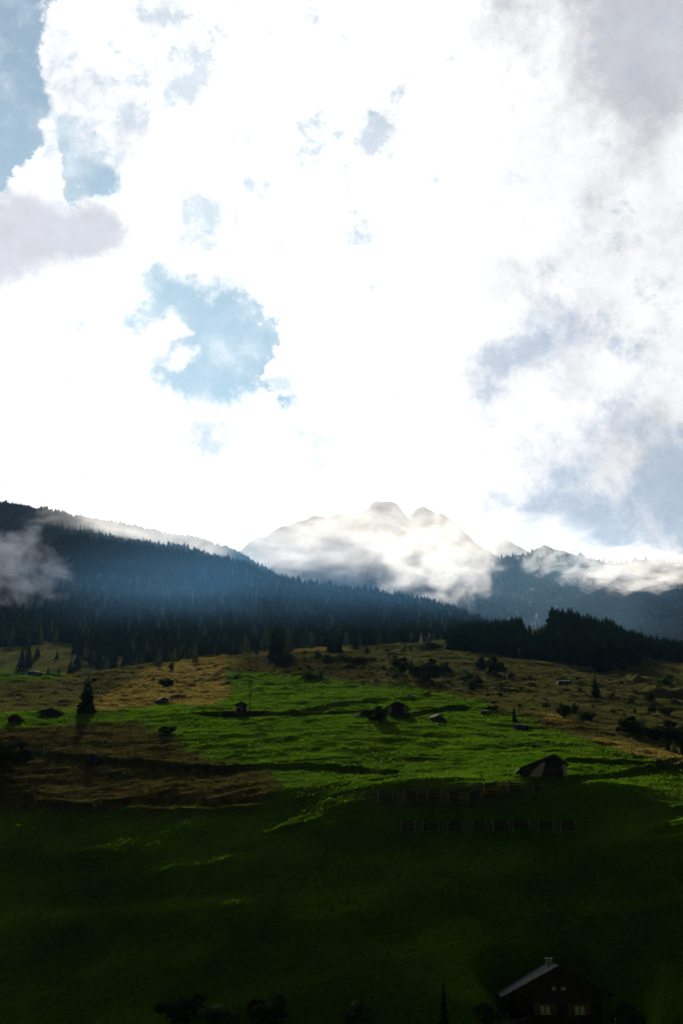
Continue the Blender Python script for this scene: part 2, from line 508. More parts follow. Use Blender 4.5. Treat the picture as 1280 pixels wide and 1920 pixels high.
def rock_material(name, lo, hi, scale, bump=1.0, dist=10.0):
    m, t, out = new_mat(name)
    p = t.node('ShaderNodeBsdfPrincipled'); pos = t.node('ShaderNodeNewGeometry').outputs['Position']
    n = t.noise(pos, scale, 8, 0.62)
    t.l.new(t.mix(t.ramp(n, .3, .7), tuple(lo) + (1,), tuple(hi) + (1,)), p.inputs['Base Color'])
    p.inputs['Roughness'].default_value = 0.95; p.inputs['Specular IOR Level'].default_value = 0.1
    bn = t.node('ShaderNodeBump'); bn.inputs['Strength'].default_value = bump; bn.inputs['Distance'].default_value = dist
    t.l.new(n, bn.inputs['Height']); t.l.new(bn.outputs[0], p.inputs['Normal'])
    t.l.new(p.outputs[0], out.inputs[0])
    return m


M_grass = grass_material()
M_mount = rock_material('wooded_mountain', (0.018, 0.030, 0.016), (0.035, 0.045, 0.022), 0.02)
M_peak = rock_material('peak_rock', (0.10, 0.10, 0.10), (0.24, 0.23, 0.22), 0.006, 1.0, 30.0)
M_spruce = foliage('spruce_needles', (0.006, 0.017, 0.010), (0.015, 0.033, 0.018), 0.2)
M_larch = foliage('larch_needles', (0.026, 0.042, 0.020), (0.055, 0.076, 0.036), 0.35)
M_leaf = foliage('shrub_leaves', (0.010, 0.017, 0.006), (0.026, 0.036, 0.012), 0.15)
M_bark = simple('bark', (0.05, 0.037, 0.026), 0.4, 4.0, bump=0.5)
M_wood = simple('weathered_timber', (0.028, 0.018, 0.011), 0.45, 2.5, bump=0.4)
M_wood2 = simple('grey_timber', (0.28, 0.245, 0.20), 0.4, 3.0, bump=0.4)
M_roof = simple('dark_roof', (0.035, 0.030, 0.026), 0.4, 2.0, bump=0.6, bscale=6)
M_slab = simple('stone_roof_slabs', (0.085, 0.08, 0.074), 0.55, 1.7, rough=0.6, bump=0.6, bscale=5, spec=0.45)
M_plaster = simple('old_plaster', (0.45, 0.43, 0.40), 0.25, 1.2, bump=0.3)
M_white = simple('white_paint', (0.78, 0.77, 0.74), 0.1, 2.0)
M_glass = simple('window_glass', (0.03, 0.035, 0.04), 0.2, 2.0, rough=0.12, spec=0.6)
M_curtain = simple('net_curtain', (0.42, 0.42, 0.41), 0.15, 6.0)
M_shutter = simple('red_brown_shutter', (0.13, 0.055, 0.022), 0.25, 3.0)
M_stone = rock_material('field_stone', (0.03, 0.029, 0.026), (0.085, 0.08, 0.07), 1.2, 0.8, 0.3)
M_pale = rock_material('pale_stone', (0.22, 0.215, 0.20), (0.36, 0.35, 0.33), 1.2, 0.5, 0.2)


# ------------------------------------------------------------------ the hillside
def in_poly(px, row, poly):
    ins = np.zeros(px.shape, bool); n = len(poly)
    for i in range(n):
        x0, y0 = poly[i]; x1, y1 = poly[(i + 1) % n]
        if y0 == y1:
            continue
        c_ = ((y0 > row) != (y1 > row)) & (px < (x1 - x0) * (row - y0) / (y1 - y0) + x0)
        ins ^= c_
    return ins


def zones(X, Y, Z):
    # kinds of grass: fertilised green meadow, dry gold, brown heath, poor olive pasture
    jx = 22 * fbm(X, Y, 26, 4); jy = 7 * fbm(X + 500, Y, 16, 4)
    PX, ROW = to_pix(X, Y, Z)
    PX = PX + jx; ROW = ROW + jy

    def zone(*polys):
        return np.maximum.reduce([in_poly(PX, ROW, q).astype(float) for q in polys])
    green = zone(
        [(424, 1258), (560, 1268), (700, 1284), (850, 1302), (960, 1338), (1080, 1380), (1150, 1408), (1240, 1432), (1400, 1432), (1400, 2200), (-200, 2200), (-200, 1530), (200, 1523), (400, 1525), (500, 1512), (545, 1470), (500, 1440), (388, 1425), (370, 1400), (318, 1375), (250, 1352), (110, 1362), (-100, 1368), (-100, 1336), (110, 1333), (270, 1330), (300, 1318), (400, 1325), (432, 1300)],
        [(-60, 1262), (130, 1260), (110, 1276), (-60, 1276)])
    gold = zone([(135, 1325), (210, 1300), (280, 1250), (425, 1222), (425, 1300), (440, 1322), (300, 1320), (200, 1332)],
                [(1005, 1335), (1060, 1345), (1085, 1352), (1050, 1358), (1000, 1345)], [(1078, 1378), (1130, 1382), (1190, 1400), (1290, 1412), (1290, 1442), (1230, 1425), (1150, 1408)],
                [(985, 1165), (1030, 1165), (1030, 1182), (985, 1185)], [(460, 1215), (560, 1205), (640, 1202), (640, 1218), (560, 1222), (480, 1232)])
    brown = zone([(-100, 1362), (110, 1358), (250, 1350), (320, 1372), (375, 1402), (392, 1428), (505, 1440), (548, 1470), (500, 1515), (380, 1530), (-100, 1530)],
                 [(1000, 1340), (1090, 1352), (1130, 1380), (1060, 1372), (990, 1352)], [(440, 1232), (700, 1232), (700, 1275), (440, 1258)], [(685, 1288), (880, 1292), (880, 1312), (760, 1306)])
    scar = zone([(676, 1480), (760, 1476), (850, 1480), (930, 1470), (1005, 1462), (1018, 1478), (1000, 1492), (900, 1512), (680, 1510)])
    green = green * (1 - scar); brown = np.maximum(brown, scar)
    return green, gold, brown, ROW


def make_hill():
    y = np.concatenate([np.linspace(3, 130, 40), np.arange(132, 165, 0.7), np.arange(165, 215, 0.3), np.arange(215, 300, 0.42),
                        np.arange(300, 420, 0.62), np.arange(420, 640, 1.0), np.geomspace(640, 3400, 210)])
    upx = np.concatenate([np.geomspace(1.0, 7.0, 22)[::-1] * -700 + 640, np.linspace(-58, 1338, 620), np.geomspace(1.0, 7.0, 22) * 700 + 640])
    u = (upx - 640) / 2052.0
    Y = np.repeat(y[:, None], len(u), 1); X = Y * u[None, :]
    near = Y < 60
    X = np.where(near, np.maximum(Y, 0) * 0 + 60 * u[None, :], X)
    Z = H(X.ravel(), Y.ravel()).reshape(X.shape)
    me = grid_mesh('hillside', X, Y, Z, M_grass)
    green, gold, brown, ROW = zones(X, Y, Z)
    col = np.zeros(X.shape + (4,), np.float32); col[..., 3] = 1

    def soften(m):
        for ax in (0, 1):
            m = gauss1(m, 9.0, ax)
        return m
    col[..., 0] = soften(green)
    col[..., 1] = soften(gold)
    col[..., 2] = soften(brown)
    at = me.color_attributes.new('zone', 'FLOAT_COLOR', 'POINT')
    at.data.foreach_set('color', col.ravel())
    o = link('hillside', me); tag(o, kind='structure')
    return o


make_hill()


def make_tufts(n=150000):
    """blades of long grass standing in the meadow, too many to count"""
    r = np.random.default_rng(77)
    u = r.uniform(-0.335, 0.335, n); y = np.sqrt(r.uniform(148 ** 2, 470 ** 2, n)); x = u * y
    keep = (fbm(x, y, 7.0, 3, 0.6) + r.uniform(-.35, .35, n)) > -0.02
    keep &= (y > 200) | (r.random(n) < 0.4)
    x, y = x[keep], y[keep]; n = len(x)
    z = H(x, y)
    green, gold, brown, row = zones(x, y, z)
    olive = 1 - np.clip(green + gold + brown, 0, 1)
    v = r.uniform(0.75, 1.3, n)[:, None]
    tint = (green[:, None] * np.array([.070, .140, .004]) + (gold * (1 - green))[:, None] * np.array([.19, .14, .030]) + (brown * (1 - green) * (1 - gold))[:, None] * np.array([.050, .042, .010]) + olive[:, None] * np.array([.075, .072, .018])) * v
    h = r.uniform(0.16, 0.42, n) * (1 + 0.5 * sstep(300, 430, y)); w = r.uniform(0.10, 0.24, n) * (1 + 0.5 * sstep(300, 430, y))
    V = np.zeros((n, 3, 3, 3), np.float32)
    for b in range(3):
        a = r.uniform(0, math.pi, n); lx, ly = r.normal(0, .12, n), r.normal(0, .12, n)
        V[:, b, 0] = np.stack([x - np.cos(a) * w, y - np.sin(a) * w, z - .06], -1)
        V[:, b, 1] = np.stack([x + np.cos(a) * w, y + np.sin(a) * w, z - .06], -1)
        V[:, b, 2] = np.stack([x + lx, y + ly, z + h * r.uniform(.7, 1.1, n)], -1)
    me = bpy.data.meshes.new('long_grass'); me.vertices.add(n * 9); me.vertices.foreach_set('co', V.ravel())
    me.loops.add(n * 9); me.polygons.add(n * 3)
    me.loops.foreach_set('vertex_index', np.arange(n * 9, dtype=np.int32)); me.polygons.foreach_set('loop_start', np.arange(0, n * 9, 3, dtype=np.int32))
    me.update(calc_edges=True)
    at = me.color_attributes.new('tint', 'FLOAT_COLOR', 'POINT')
    c4 = np.ones((n, 9, 4), np.float32); c4[:, :, :3] = tint[:, None, :]
    at.data.foreach_set('color', c4.ravel())
    m, t, out = new_mat('long_grass_blades')
    ta = t.node('ShaderNodeAttribute', attribute_name='tint').outputs['Color']
    d = t.node('ShaderNodeBsdfDiffuse'); tr = t.node('ShaderNodeBsdfTranslucent'); mx = t.node('ShaderNodeMixShader'); mx.inputs[0].default_value = 0.45
    t.l.new(ta, d.inputs[0]); t.l.new(ta, tr.inputs[0]); t.l.new(d.outputs[0], mx.inputs[1]); t.l.new(tr.outputs[0], mx.inputs[2]); t.l.new(mx.outputs[0], out.inputs[0])
    me.materials.append(m)
    tag(link('long_grass', me), 'tufts of long grass standing all over the meadow slope', 'grass', kind='stuff')


make_tufts()

# ------------------------------------------------------------------ mountains behind
def mountain(name, prof, ycrest, yfoot, zfoot, mat, rough, wl, nr=150, nc=420, back=1500):
    pxs = [p[0] for p in prof]; zc = [ycrest * slope_of(p[1]) for p in prof]
    up = np.linspace(pxs[0], pxs[-1], nc)
    crest = np.interp(up, pxs, zc)
    t = np.concatenate([np.linspace(0, 1, nr), 1 + np.linspace(0, 1, 30)[1:] * back / (ycrest - yfoot)])
    Y = yfoot + t * (ycrest - yfoot)
    k = np.interp(up, [pxs[0], pxs[-1]], [0, 1])
    X = (up[None, :] - 640) / 2045.0 * ycrest * (0.72 + 0.28 * np.minimum(t, 1.0)[:, None])
    Yg = np.repeat(Y[:, None], nc, 1)
    tt = t[:, None]
    prof_t = np.where(tt <= 1, np.power(np.minimum(tt, 1), 1.12), 1 - 0.9 * (tt - 1) * (ycrest - yfoot) / back)
    Z = zfoot + (crest[None, :] - zfoot) * prof_t
    w = np.clip(1 - np.abs(tt - 1) * 6, 0, 1)
    n = fbm(X + 900, Yg, wl, 6, 0.52)
    rid = 1 - 2 * np.abs(fbm(X - 400, Yg * 0.6, wl * 1.3, 5, 0.5))
    Z = Z + rough * (n + 0.6 * (rid - 0.6)) * (1 - 0.85 * w) * np.clip(tt * 4, 0, 1)
    Z = Z + rough * 0.16 * fbm(X, Yg, wl / 6, 5, 0.62) * w
    me = grid_mesh(name, X, Yg, Z, mat)
    o = link(name, me); tag(o, kind='structure')
    return X, Yg, Z


RM = mountain('wooded_mountain', [(600, 1200), (760, 1110), (890, 1062), (930, 1052), (965, 1043), (1000, 1037), (1035, 1019), (1062, 1030), (1120, 1048), (1160, 1060), (1220, 1053), (1280, 1056), (1420, 1035), (1700, 1010)],
              4500, 1750, 120, M_mount, 85, 700)
mountain('rocky_mountain', [(330, 1075), (430, 1034), (520, 990), (560, 978), (610, 968), (655, 962), (690, 955), (703, 937), (728, 934), (748, 938), (763, 955), (772, 967), (780, 957), (790, 949), (803, 946), (822, 955), (845, 965), (862, 974), (900, 1010), (960, 1060), (1100, 1120)],
         5600, 3600, 300, M_peak, 150, 600)
mountain('distant_ridge', [(780, 1120), (880, 1048), (925, 1019), (950, 1011), (968, 1014), (990, 1026), (1060, 1062), (1200, 1130)], 7200, 5800, 700, M_peak, 60, 500, 60, 160)


# ------------------------------------------------------------------ trees and shrubs
def spruce_mesh(name, seed, mat, h=1.0, width=0.30, whorls=17, per=8, droop=0.35, gap=0.0, power=0.85):
    r = random.Random(seed); mb = MB()
    for i in range(whorls):
        t = 0.05 + 0.93 * (i / (whorls - 1)) ** 0.93
        z = h * t
        L0 = width * ((1 - t) ** power) * (0.8 + 0.4 * r.random()) + 0.012
        a0 = r.random() * 6.28
        n = max(4, int(per * (1 - 0.45 * t)))
        for k in range(n):
            if r.random() < gap:
                continue
            a = a0 + 2 * math.pi * k / n + r.uniform(-.3, .3)
            L = L0 * r.uniform(0.65, 1.15)
            ca, sa = math.cos(a), math.sin(a)
            zr = z + r.uniform(-.012, .012)
            w = L * r.uniform(0.30, 0.45) + 0.006
            dz = -droop * L * r.uniform(0.6, 1.2)
            lift = 0.10 * L

            def P(s, q, zz):
                return (ca * s - sa * q, sa * s + ca * q, zz)
            m = L * 0.55
            mb.add([P(0.0, 0, zr + 0.02), P(m, w, zr + dz * 0.55 - lift), P(L, 0, zr + dz + lift * .5), P(m, -w, zr + dz * 0.55 - lift), P(m * 0.9, 0, zr + dz * 0.3 + lift), P(L * .72, 0, zr + dz * .8 - 0.045 - L * 0.12)],
                   [(0, 1, 4), (0, 4, 3), (4, 1, 2), (4, 2, 3), (1, 5, 2), (3, 2, 5)])
    mb.add([(0.012, 0, h * 0.93), (-0.006, 0.011, h * 0.93), (-0.006, -0.011, h * 0.93), (0, 0, h * 1.03)], [(0, 1, 3), (1, 2, 3), (2, 0, 3)])
    return mb.mesh(name, mat)


def trunk_mesh(name, seed, r0=0.016, top=0.9):
    mb = MB(); r = random.Random(seed); p = Vector((0, 0, -0.06)); n = 5
    for k in range(n):
        q = Vector((r.uniform(-.004, .004), r.uniform(-.004, .004), top * (k + 1) / n))
        mb.tube(p, q, r0 * (1 - 0.9 * k / n), r0 * (1 - 0.9 * (k + 1) / n), 6); p = q
    return mb.mesh(name, M_bark)


def bush_mesh(name, seed, mat, n=1000, lumps=13, flat=1.0):
    """unit shrub: about 1 wide and 1 high, leaf clumps through the whole volume"""
    r = random.Random(seed); mb = MB()
    cs = []
    for k in range(lumps):
        a = r.random() * 6.28; d = r.uniform(0.02, 0.44)
        R = r.uniform(0.09, 0.23)
        cs.append((Vector((d * math.cos(a), d * math.sin(a), r.uniform(0.12, 0.95 - R - 0.55 * d) * flat)), R))
    for k in range(n):
        c_, R = r.choice(cs)
        v = Vector((r.gauss(0, 1), r.gauss(0, 1), r.gauss(0, 1))).normalized() * R * r.random() ** 0.35
        p = c_ + v
        if p.z < 0.0:
            p.z = r.random() * 0.2
        s = r.uniform(0.04, 0.085)
        d = Vector((r.gauss(0, 1), r.gauss(0, 1), r.gauss(0, 1))).normalized(); e = d.orthogonal().normalized()
        mb.add([p - d * s, p + e * s * 0.7, p + d * s, p - e * s * 0.7], [(0, 1, 2), (0, 2, 3)])
    return mb.mesh(name, mat)


def stems_mesh(name, seed):
    r = random.Random(seed); mb = MB()
    for k in range(5):
        a = r.random() * 6.28; d = r.uniform(.1, .28)
        mb.tube((0, 0, -.08), (d * .5 * math.cos(a), d * .5 * math.sin(a), .3), .022, .015, 5)
        mb.tube((d * .5 * math.cos(a), d * .5 * math.sin(a), .3), (d * math.cos(a), d * math.sin(a), r.uniform(.5, .75)), .015, .005, 5)
    return mb.mesh(name, M_bark)


SPR = [spruce_mesh('spruce_crown', 10 + k, M_spruce, 1.0, w, 17 + k, 8, d, 0.08, pw) for k, (w, d, pw) in enumerate([(0.20, 0.45, .85), (0.24, 0.4, .75), (0.17, 0.55, .9), (0.22, 0.35, .65)])]
LAR = [spruce_mesh('larch_crown', 30 + k, M_larch, 1.0, w, 15, 7, 0.12, 0.16, 0.75) for k, w in enumerate((0.20, 0.24, 0.18))]
BUS = [bush_mesh('shrub_crown', 50 + k, M_leaf) for k in range(4)]
BUSG = bush_mesh('grey_shrub_crown', 58, M_larch, 800)
TRK = trunk_mesh('trunk', 3); STM = stems_mesh('stems', 4)


def conifer(name, p, h, wide, crown, label, cat, group=None, rz=0.0):
    t = thing(name, p, rz, label, cat, group); t.scale = (h * wide, h * wide, h)
    link('trunk', TRK, t); c_ = link('crown', crown, t)
    return t


def shrub(p, w, h, mesh, label, group=None, rz=0.0, name='shrub'):
    t = thing(name, p, rz, label, 'shrub', group); t.scale = (w * 1.15, w * 1.15, h * 1.05)
    link('stems', STM, t); link('crown', mesh, t)
    return t


def sink(p, d=0.15):
    return Vector((p.x, p.y, p.z - d))


# --- single conifers one can point to: photo position of the foot, height in pixels, relative width, kind
singles = [
    (161, 1337, 72, 1.15, 'S1', 'tall lone dark spruce standing on the left meadow lip'),
    (1117, 1307, 44, 1.35, 'S0', 'lone dark conifer on the olive pasture below the right wood'),
    (518, 1243, 78, 1.25, 'S1', 'tallest dark spruce rising above the domed thicket near the white stones'),
    (620, 1223, 32, 1.5, 'S3', 'left one of two stout spruces on the crest of the pasture'),
    (634, 1223, 29, 1.6, 'S1', 'right one of two stout spruces on the crest of the pasture'),
    (667, 1218, 27, 1.4, 'S0', 'small spruce on the crest, just right of the stout spruce pair'),
    (687, 1226, 22, 1.3, 'S2', 'little spruce standing below the crest before the dark forest'),
    (806, 1211, 20, 1.3, 'S0', 'little pointed spruce just below the ruined pale building'),
    (1264, 1412, 30, 1.3, 'L0', 'pale larch at the right edge below the dark thicket'),
    (1279, 1416, 34, 1.2, 'S2', 'dark spruce cut by the right edge below the thicket'),
    (1252, 1406, 20, 1.3, 'S0', 'smallest of the conifers at the right edge below the thicket'),
    (964, 1353, 30, 1.0, 'S3', 'small dark spruce at the upper rim of the bright green meadow'),
    (298, 1249, 34, 1.2, 'L1', 'pale larch at the forest foot left of the gold slope'),
    (365, 1238, 38, 1.2, 'L0', 'pale larch catching light just above the gold slope'),
    (420, 1222, 38, 1.2, 'L2', 'pale larch at the forest edge above the top of the gold slope'),
    (460, 1218, 32, 1.2, 'L1', 'low pale larch on the forest edge left of the tallest spruce'),
    (478, 1217, 42, 1.0, 'L0', 'slim pale larch on the forest edge left of the tallest spruce'),
    (498, 1216, 64, 0.9, 'L2', 'tallest pale larch on the forest edge behind the tallest spruce'),
    (540, 1222, 50, 1.1, 'L1', 'pale larch on the forest edge right of the tallest spruce'),
    (789, 1204, 20, 1.4, 'L1', 'small pale larch at the left end of the ruined building'),
    (813, 1200, 18, 1.4, 'L0', 'small pale larch at the right end of the ruined building'),
    (296, 1186, 30, 1.2, 'L2', 'bright larch standing out alone in the dark left forest'),
]
KM = {'S': SPR, 'L': LAR}
for k, (px, row, hp, wd, kd, lab) in enumerate(singles):
    p = ground(px, row, 180.0)
    conifer('spruce_tree' if kd[0] == 'S' else 'larch_tree', sink(p), hp * mpp(p), wd, KM[kd[0]][int(kd[1])], lab, 'tree', rz=k * 1.7)
left_meadow = [(52, 1250, 44), (70, 1230, 20), (107, 1236, 19), (90, 1268, 18), (110, 1270, 19), (144, 1256, 34), (40, 1252, 40), (132, 1262, 26)]
for k, (px, row, hp) in enumerate(left_meadow):
    p = ground(px, row, 540.0)
    conifer('spruce_tree', sink(p), hp * mpp(p), 1.35, SPR[k % 4], 'small dark spruce around the hidden meadow behind the left crest', 'tree', 'spruces around the hidden left meadow', rz=k * 2.1)

# --- the woods
def visible(x, y, ztop):
    t = np.linspace(0.10, 0.985, 44)
    hz = H(np.outer(x, t).ravel(), np.outer(y, t).ravel(), False).reshape(len(x), -1)
    return (np.outer(ztop, t) > hz - 0.5).all(1)


KNOLL = [(838, 1192), (905, 1182), (960, 1184), (985, 1188), (1000, 1182), (1030, 1180), (1040, 1158), (1110, 1150), (1300, 1190), (1340, 1250), (1270, 1244), (1205, 1232), (1195, 1248), (1135, 1262), (1100, 1252), (1040, 1243), (960, 1231), (880, 1224), (838, 1218)]


def scatter():
    pts = []
    r = np.random.default_rng(21)
    n = 115000
    u = r.uniform(-0.37, 0.37, n); y = np.sqrt(r.uniform(430 ** 2, 3200 ** 2, n)); x = u * y
    z = H(x, y, False)
    px, row = to_pix(x, y, z)
    edge = np.interp(px, [-200, 0, 150, 210, 300, 430, 520, 640, 760, 840, 900, 1000, 1280], [775, 775, 700, 540, 560, 600, 620, 660, 690, 700, 760, 760, 760])
    edge = edge + 75 * fbm(x, y, 90, 3)
    forest = y > edge
    forest &= ~((px > 55) & (px < 140) & (y > 560) & (y < 775))
    kn = (y < 760) & in_poly(px + 6 * fbm(x, y, 30, 2), row, KNOLL)
    forest &= ~((px > 840) & (y < 760))
    clear = (px > 985) & (px < 1032) & (row > 1158) & (row < 1206)
    m = (forest & (r.random(n) < np.where(y < 1000, 0.85, 0.55))) | (kn & (r.random(n) < 1.0))
    m &= ~clear
    m &= ~((px > 780) & (px < 818) & (y < 720))
    x, y, z, kn = x[m], y[m], z[m], kn[m]
    # extra trees on the knoll wood and along the forest edge so both are dense
    h = (7 + 14 * r.beta(2.2, 2.2, len(x))) * np.where(y > 1500, 1.2, 1.0)
    h = h * np.interp(y, [560, 700, 1100], [0.5, 0.62, 1.0])
    pk = to_pix(x, y, z)[0]
    h = np.where(kn, r.uniform(5, 15, len(x)) * np.interp(pk, [840, 1000, 1050, 1140, 1230], [.7, .75, 1.1, 1.05, .75]), h)
    v = visible(x, y, z + h)
    return x[v], y[v], z[v], h[v], kn[v]


fx, fy_, fz, fh, fkn = scatter()


def thicken(poly, n, y0, y1, h0, h1, seed):
    r = np.random.default_rng(seed)
    u = r.uniform(-0.34, 0.34, n); y = np.sqrt(r.uniform(y0 ** 2, y1 ** 2, n)); x = u * y; z = H(x, y, False)
    px, row = to_pix(x, y, z)
    m = in_poly(px, row, poly) & ~((px > 985) & (px < 1032) & (row > 1158) & (row < 1206))
    return x[m], y[m], z[m], r.uniform(h0, h1, int(m.sum())) * np.interp(px[m], [840, 1000, 1050, 1140, 1230], [.7, .75, 1.1, 1.05, .75])


kx, ky, kz, kh = thicken(KNOLL, 4600, 470, 740, 6, 16, 5)
fx = np.concatenate([fx, kx]); fy_ = np.concatenate([fy_, ky]); fz = np.concatenate([fz, kz]); fh = np.concatenate([fh, kh])
fkn = np.concatenate([fkn, np.ones(len(kx), bool)])
# a thick front row of young trees where the forest meets the pasture
order = np.argsort(fy_ - np.where(fkn, 0, 60))
front = np.zeros(len(fx), bool)
cols_used = {}
n_k = n_f = 0
for i in order:
    px, _ = to_pix(fx[i], fy_[i], fz[i])
    if not -20 < px < 1300:
        continue
    if fkn[i]:
        key = ('k', int(px // 9)); lim = 3
        if n_k >= 140: continue
    else:
        key = ('f', int(px // 14)); lim = 3
        if n_f >= 120: continue
    if cols_used.get(key, 0) >= lim:
        continue
    cols_used[key] = cols_used.get(key, 0) + 1
    front[i] = True
    if fkn[i]: n_k += 1
    else: n_f += 1
rr = random.Random(5)
for i in np.where(front)[0]:
    p = (float(fx[i]), float(fy_[i]), float(fz[i]) - 0.3)
    px = float(to_pix(fx[i], fy_[i], fz[i])[0])
    if fkn[i]:
        part = 'at the left end of the wood on the right knoll' if px < 940 else 'in the middle of the wood on the right knoll' if px < 1110 else 'at the right end of the wood on the right knoll'
        conifer('spruce_tree', p, float(fh[i]), rr.uniform(1.0, 1.6), SPR[rr.randrange(4)], 'dark spruce ' + part, 'tree', 'spruces ' + part, rz=rr.random() * 6)
    else:
        lar = rr.random() < 0.28
        part = 'at the forest foot above the hidden left meadow' if px < 190 else 'in the forest front above the gold slope' if px < 440 else 'in the forest front above the pasture crest' if px < 700 else 'in the forest front left of the ruined building'
        kind = 'pale larch ' if lar else 'dark spruce '
        conifer('larch_tree' if lar else 'spruce_tree', p, float(fh[i]) * rr.uniform(.85, 1.2), rr.uniform(1.0, 1.5), (LAR[rr.randrange(3)] if lar else SPR[rr.randrange(4)]),
                kind + part, 'tree', ('larches ' if lar else 'spruces ') + part, rz=rr.random() * 6)


def instance_forest(name, x, y, z, h, wide, label, protos, seed):
    r = np.random.default_rng(seed); n = len(x)
    me = bpy.data.meshes.new(name); me.vertices.add(n)
    me.vertices.foreach_set('co', np.stack([x, y, z - 0.4], -1).astype(np.float32).ravel())
    a = me.attributes.new('scl', 'FLOAT_VECTOR', 'POINT'); w = h * r.uniform(wide[0], wide[1], n)
    a.data.foreach_set('vector', np.stack([w, w, h], -1).astype(np.float32).ravel())
    a = me.attributes.new('turn', 'FLOAT_VECTOR', 'POINT')
    a.data.foreach_set('vector', np.stack([r.normal(0, .02, n), r.normal(0, .02, n), r.uniform(0, 6.28, n)], -1).astype(np.float32).ravel())
    a = me.attributes.new('pick', 'INT', 'POINT'); a.data.foreach_set('value', r.integers(0, len(protos), n).astype(np.int32))
    o = link(name, me); tag(o, label, 'forest', kind='stuff')
    ng = bpy.data.node_groups.new(name, 'GeometryNodeTree')
    ng.interface.new_socket('Geometry', in_out='INPUT', socket_type='NodeSocketGeometry')
    ng.interface.new_socket('Geometry', in_out='OUTPUT', socket_type='NodeSocketGeometry')
    N, L = ng.nodes, ng.links
    gi, go = N.new('NodeGroupInput'), N.new('NodeGroupOutput')
    iop = N.new('GeometryNodeInstanceOnPoints'); jn = N.new('GeometryNodeJoinGeometry')
    for po in reversed(protos):
        oi = N.new('GeometryNodeObjectInfo'); oi.inputs['Object'].default_value = po; oi.inputs['As Instance'].default_value = True
        L.new(oi.outputs['Geometry'], jn.inputs[0])
    L.new(gi.outputs[0], iop.inputs['Points']); L.new(jn.outputs[0], iop.inputs['Instance'])
    iop.inputs['Pick Instance'].default_value = True

    def attr(nm, ty):
        q = N.new('GeometryNodeInputNamedAttribute'); q.data_type = ty; q.inputs['Name'].default_value = nm
        return next(s for s in q.outputs if s.enabled and s.name == 'Attribute')
    L.new(attr('pick', 'INT'), iop.inputs['Instance Index'])
    L.new(attr('scl', 'FLOAT_VECTOR'), iop.inputs['Scale'])
    e2r = N.new('FunctionNodeEulerToRotation'); L.new(attr('turn', 'FLOAT_VECTOR'), e2r.inputs[0]); L.new(e2r.outputs[0], iop.inputs['Rotation'])
    L.new(iop.outputs[0], go.inputs[0])
    md = o.modifiers.new('trees', 'NODES'); md.node_group = ng
    return o


def protos_of(meshes):
    out = []
    for me in meshes:
        out.append(next(o for o in COL.objects if o.data == me))
    return out


P_all = protos_of(SPR) * 2 + [protos_of(LAR)[0]]
P_spr = protos_of(SPR)
rest = ~front
kn_rest = rest & fkn
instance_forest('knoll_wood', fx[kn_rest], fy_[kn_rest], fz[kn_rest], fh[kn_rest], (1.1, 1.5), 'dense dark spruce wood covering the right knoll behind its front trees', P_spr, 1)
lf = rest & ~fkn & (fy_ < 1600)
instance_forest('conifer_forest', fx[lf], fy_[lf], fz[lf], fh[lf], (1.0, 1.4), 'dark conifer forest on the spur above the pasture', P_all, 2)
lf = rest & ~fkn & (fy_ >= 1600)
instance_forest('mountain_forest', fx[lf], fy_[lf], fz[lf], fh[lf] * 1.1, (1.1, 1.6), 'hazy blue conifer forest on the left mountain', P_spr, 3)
X_, Y_, Z_ = RM
r_ = np.random.default_rng(9)
ii = r_.integers(2, 152, 26000); jj = r_.integers(0, X_.shape[1] - 1, 26000)
a_ = r_.random(26000)
tx = X_[ii, jj] * (1 - a_) + X_[ii, jj + 1] * a_; ty = Y_[ii, jj] + r_.uniform(-9, 9, 26000); tz = Z_[ii, jj] * (1 - a_) + Z_[ii, jj + 1] * a_
pxs_, rows_ = to_pix(tx, ty, tz)
keep = (rows_ < 1200) & (pxs_ > 800) & (pxs_ < 1360) & ~((ii > 138) & (pxs_ > 1000) & (pxs_ < 1085)) & ((ii < 140) | (r_.random(26000) < 0.6))
instance_forest('far_forest', tx[keep], ty[keep], tz[keep] - 2, r_.uniform(15, 27, int(keep.sum())), (1.2, 1.7), 'distant blue forest covering the right mountain', P_spr, 4)

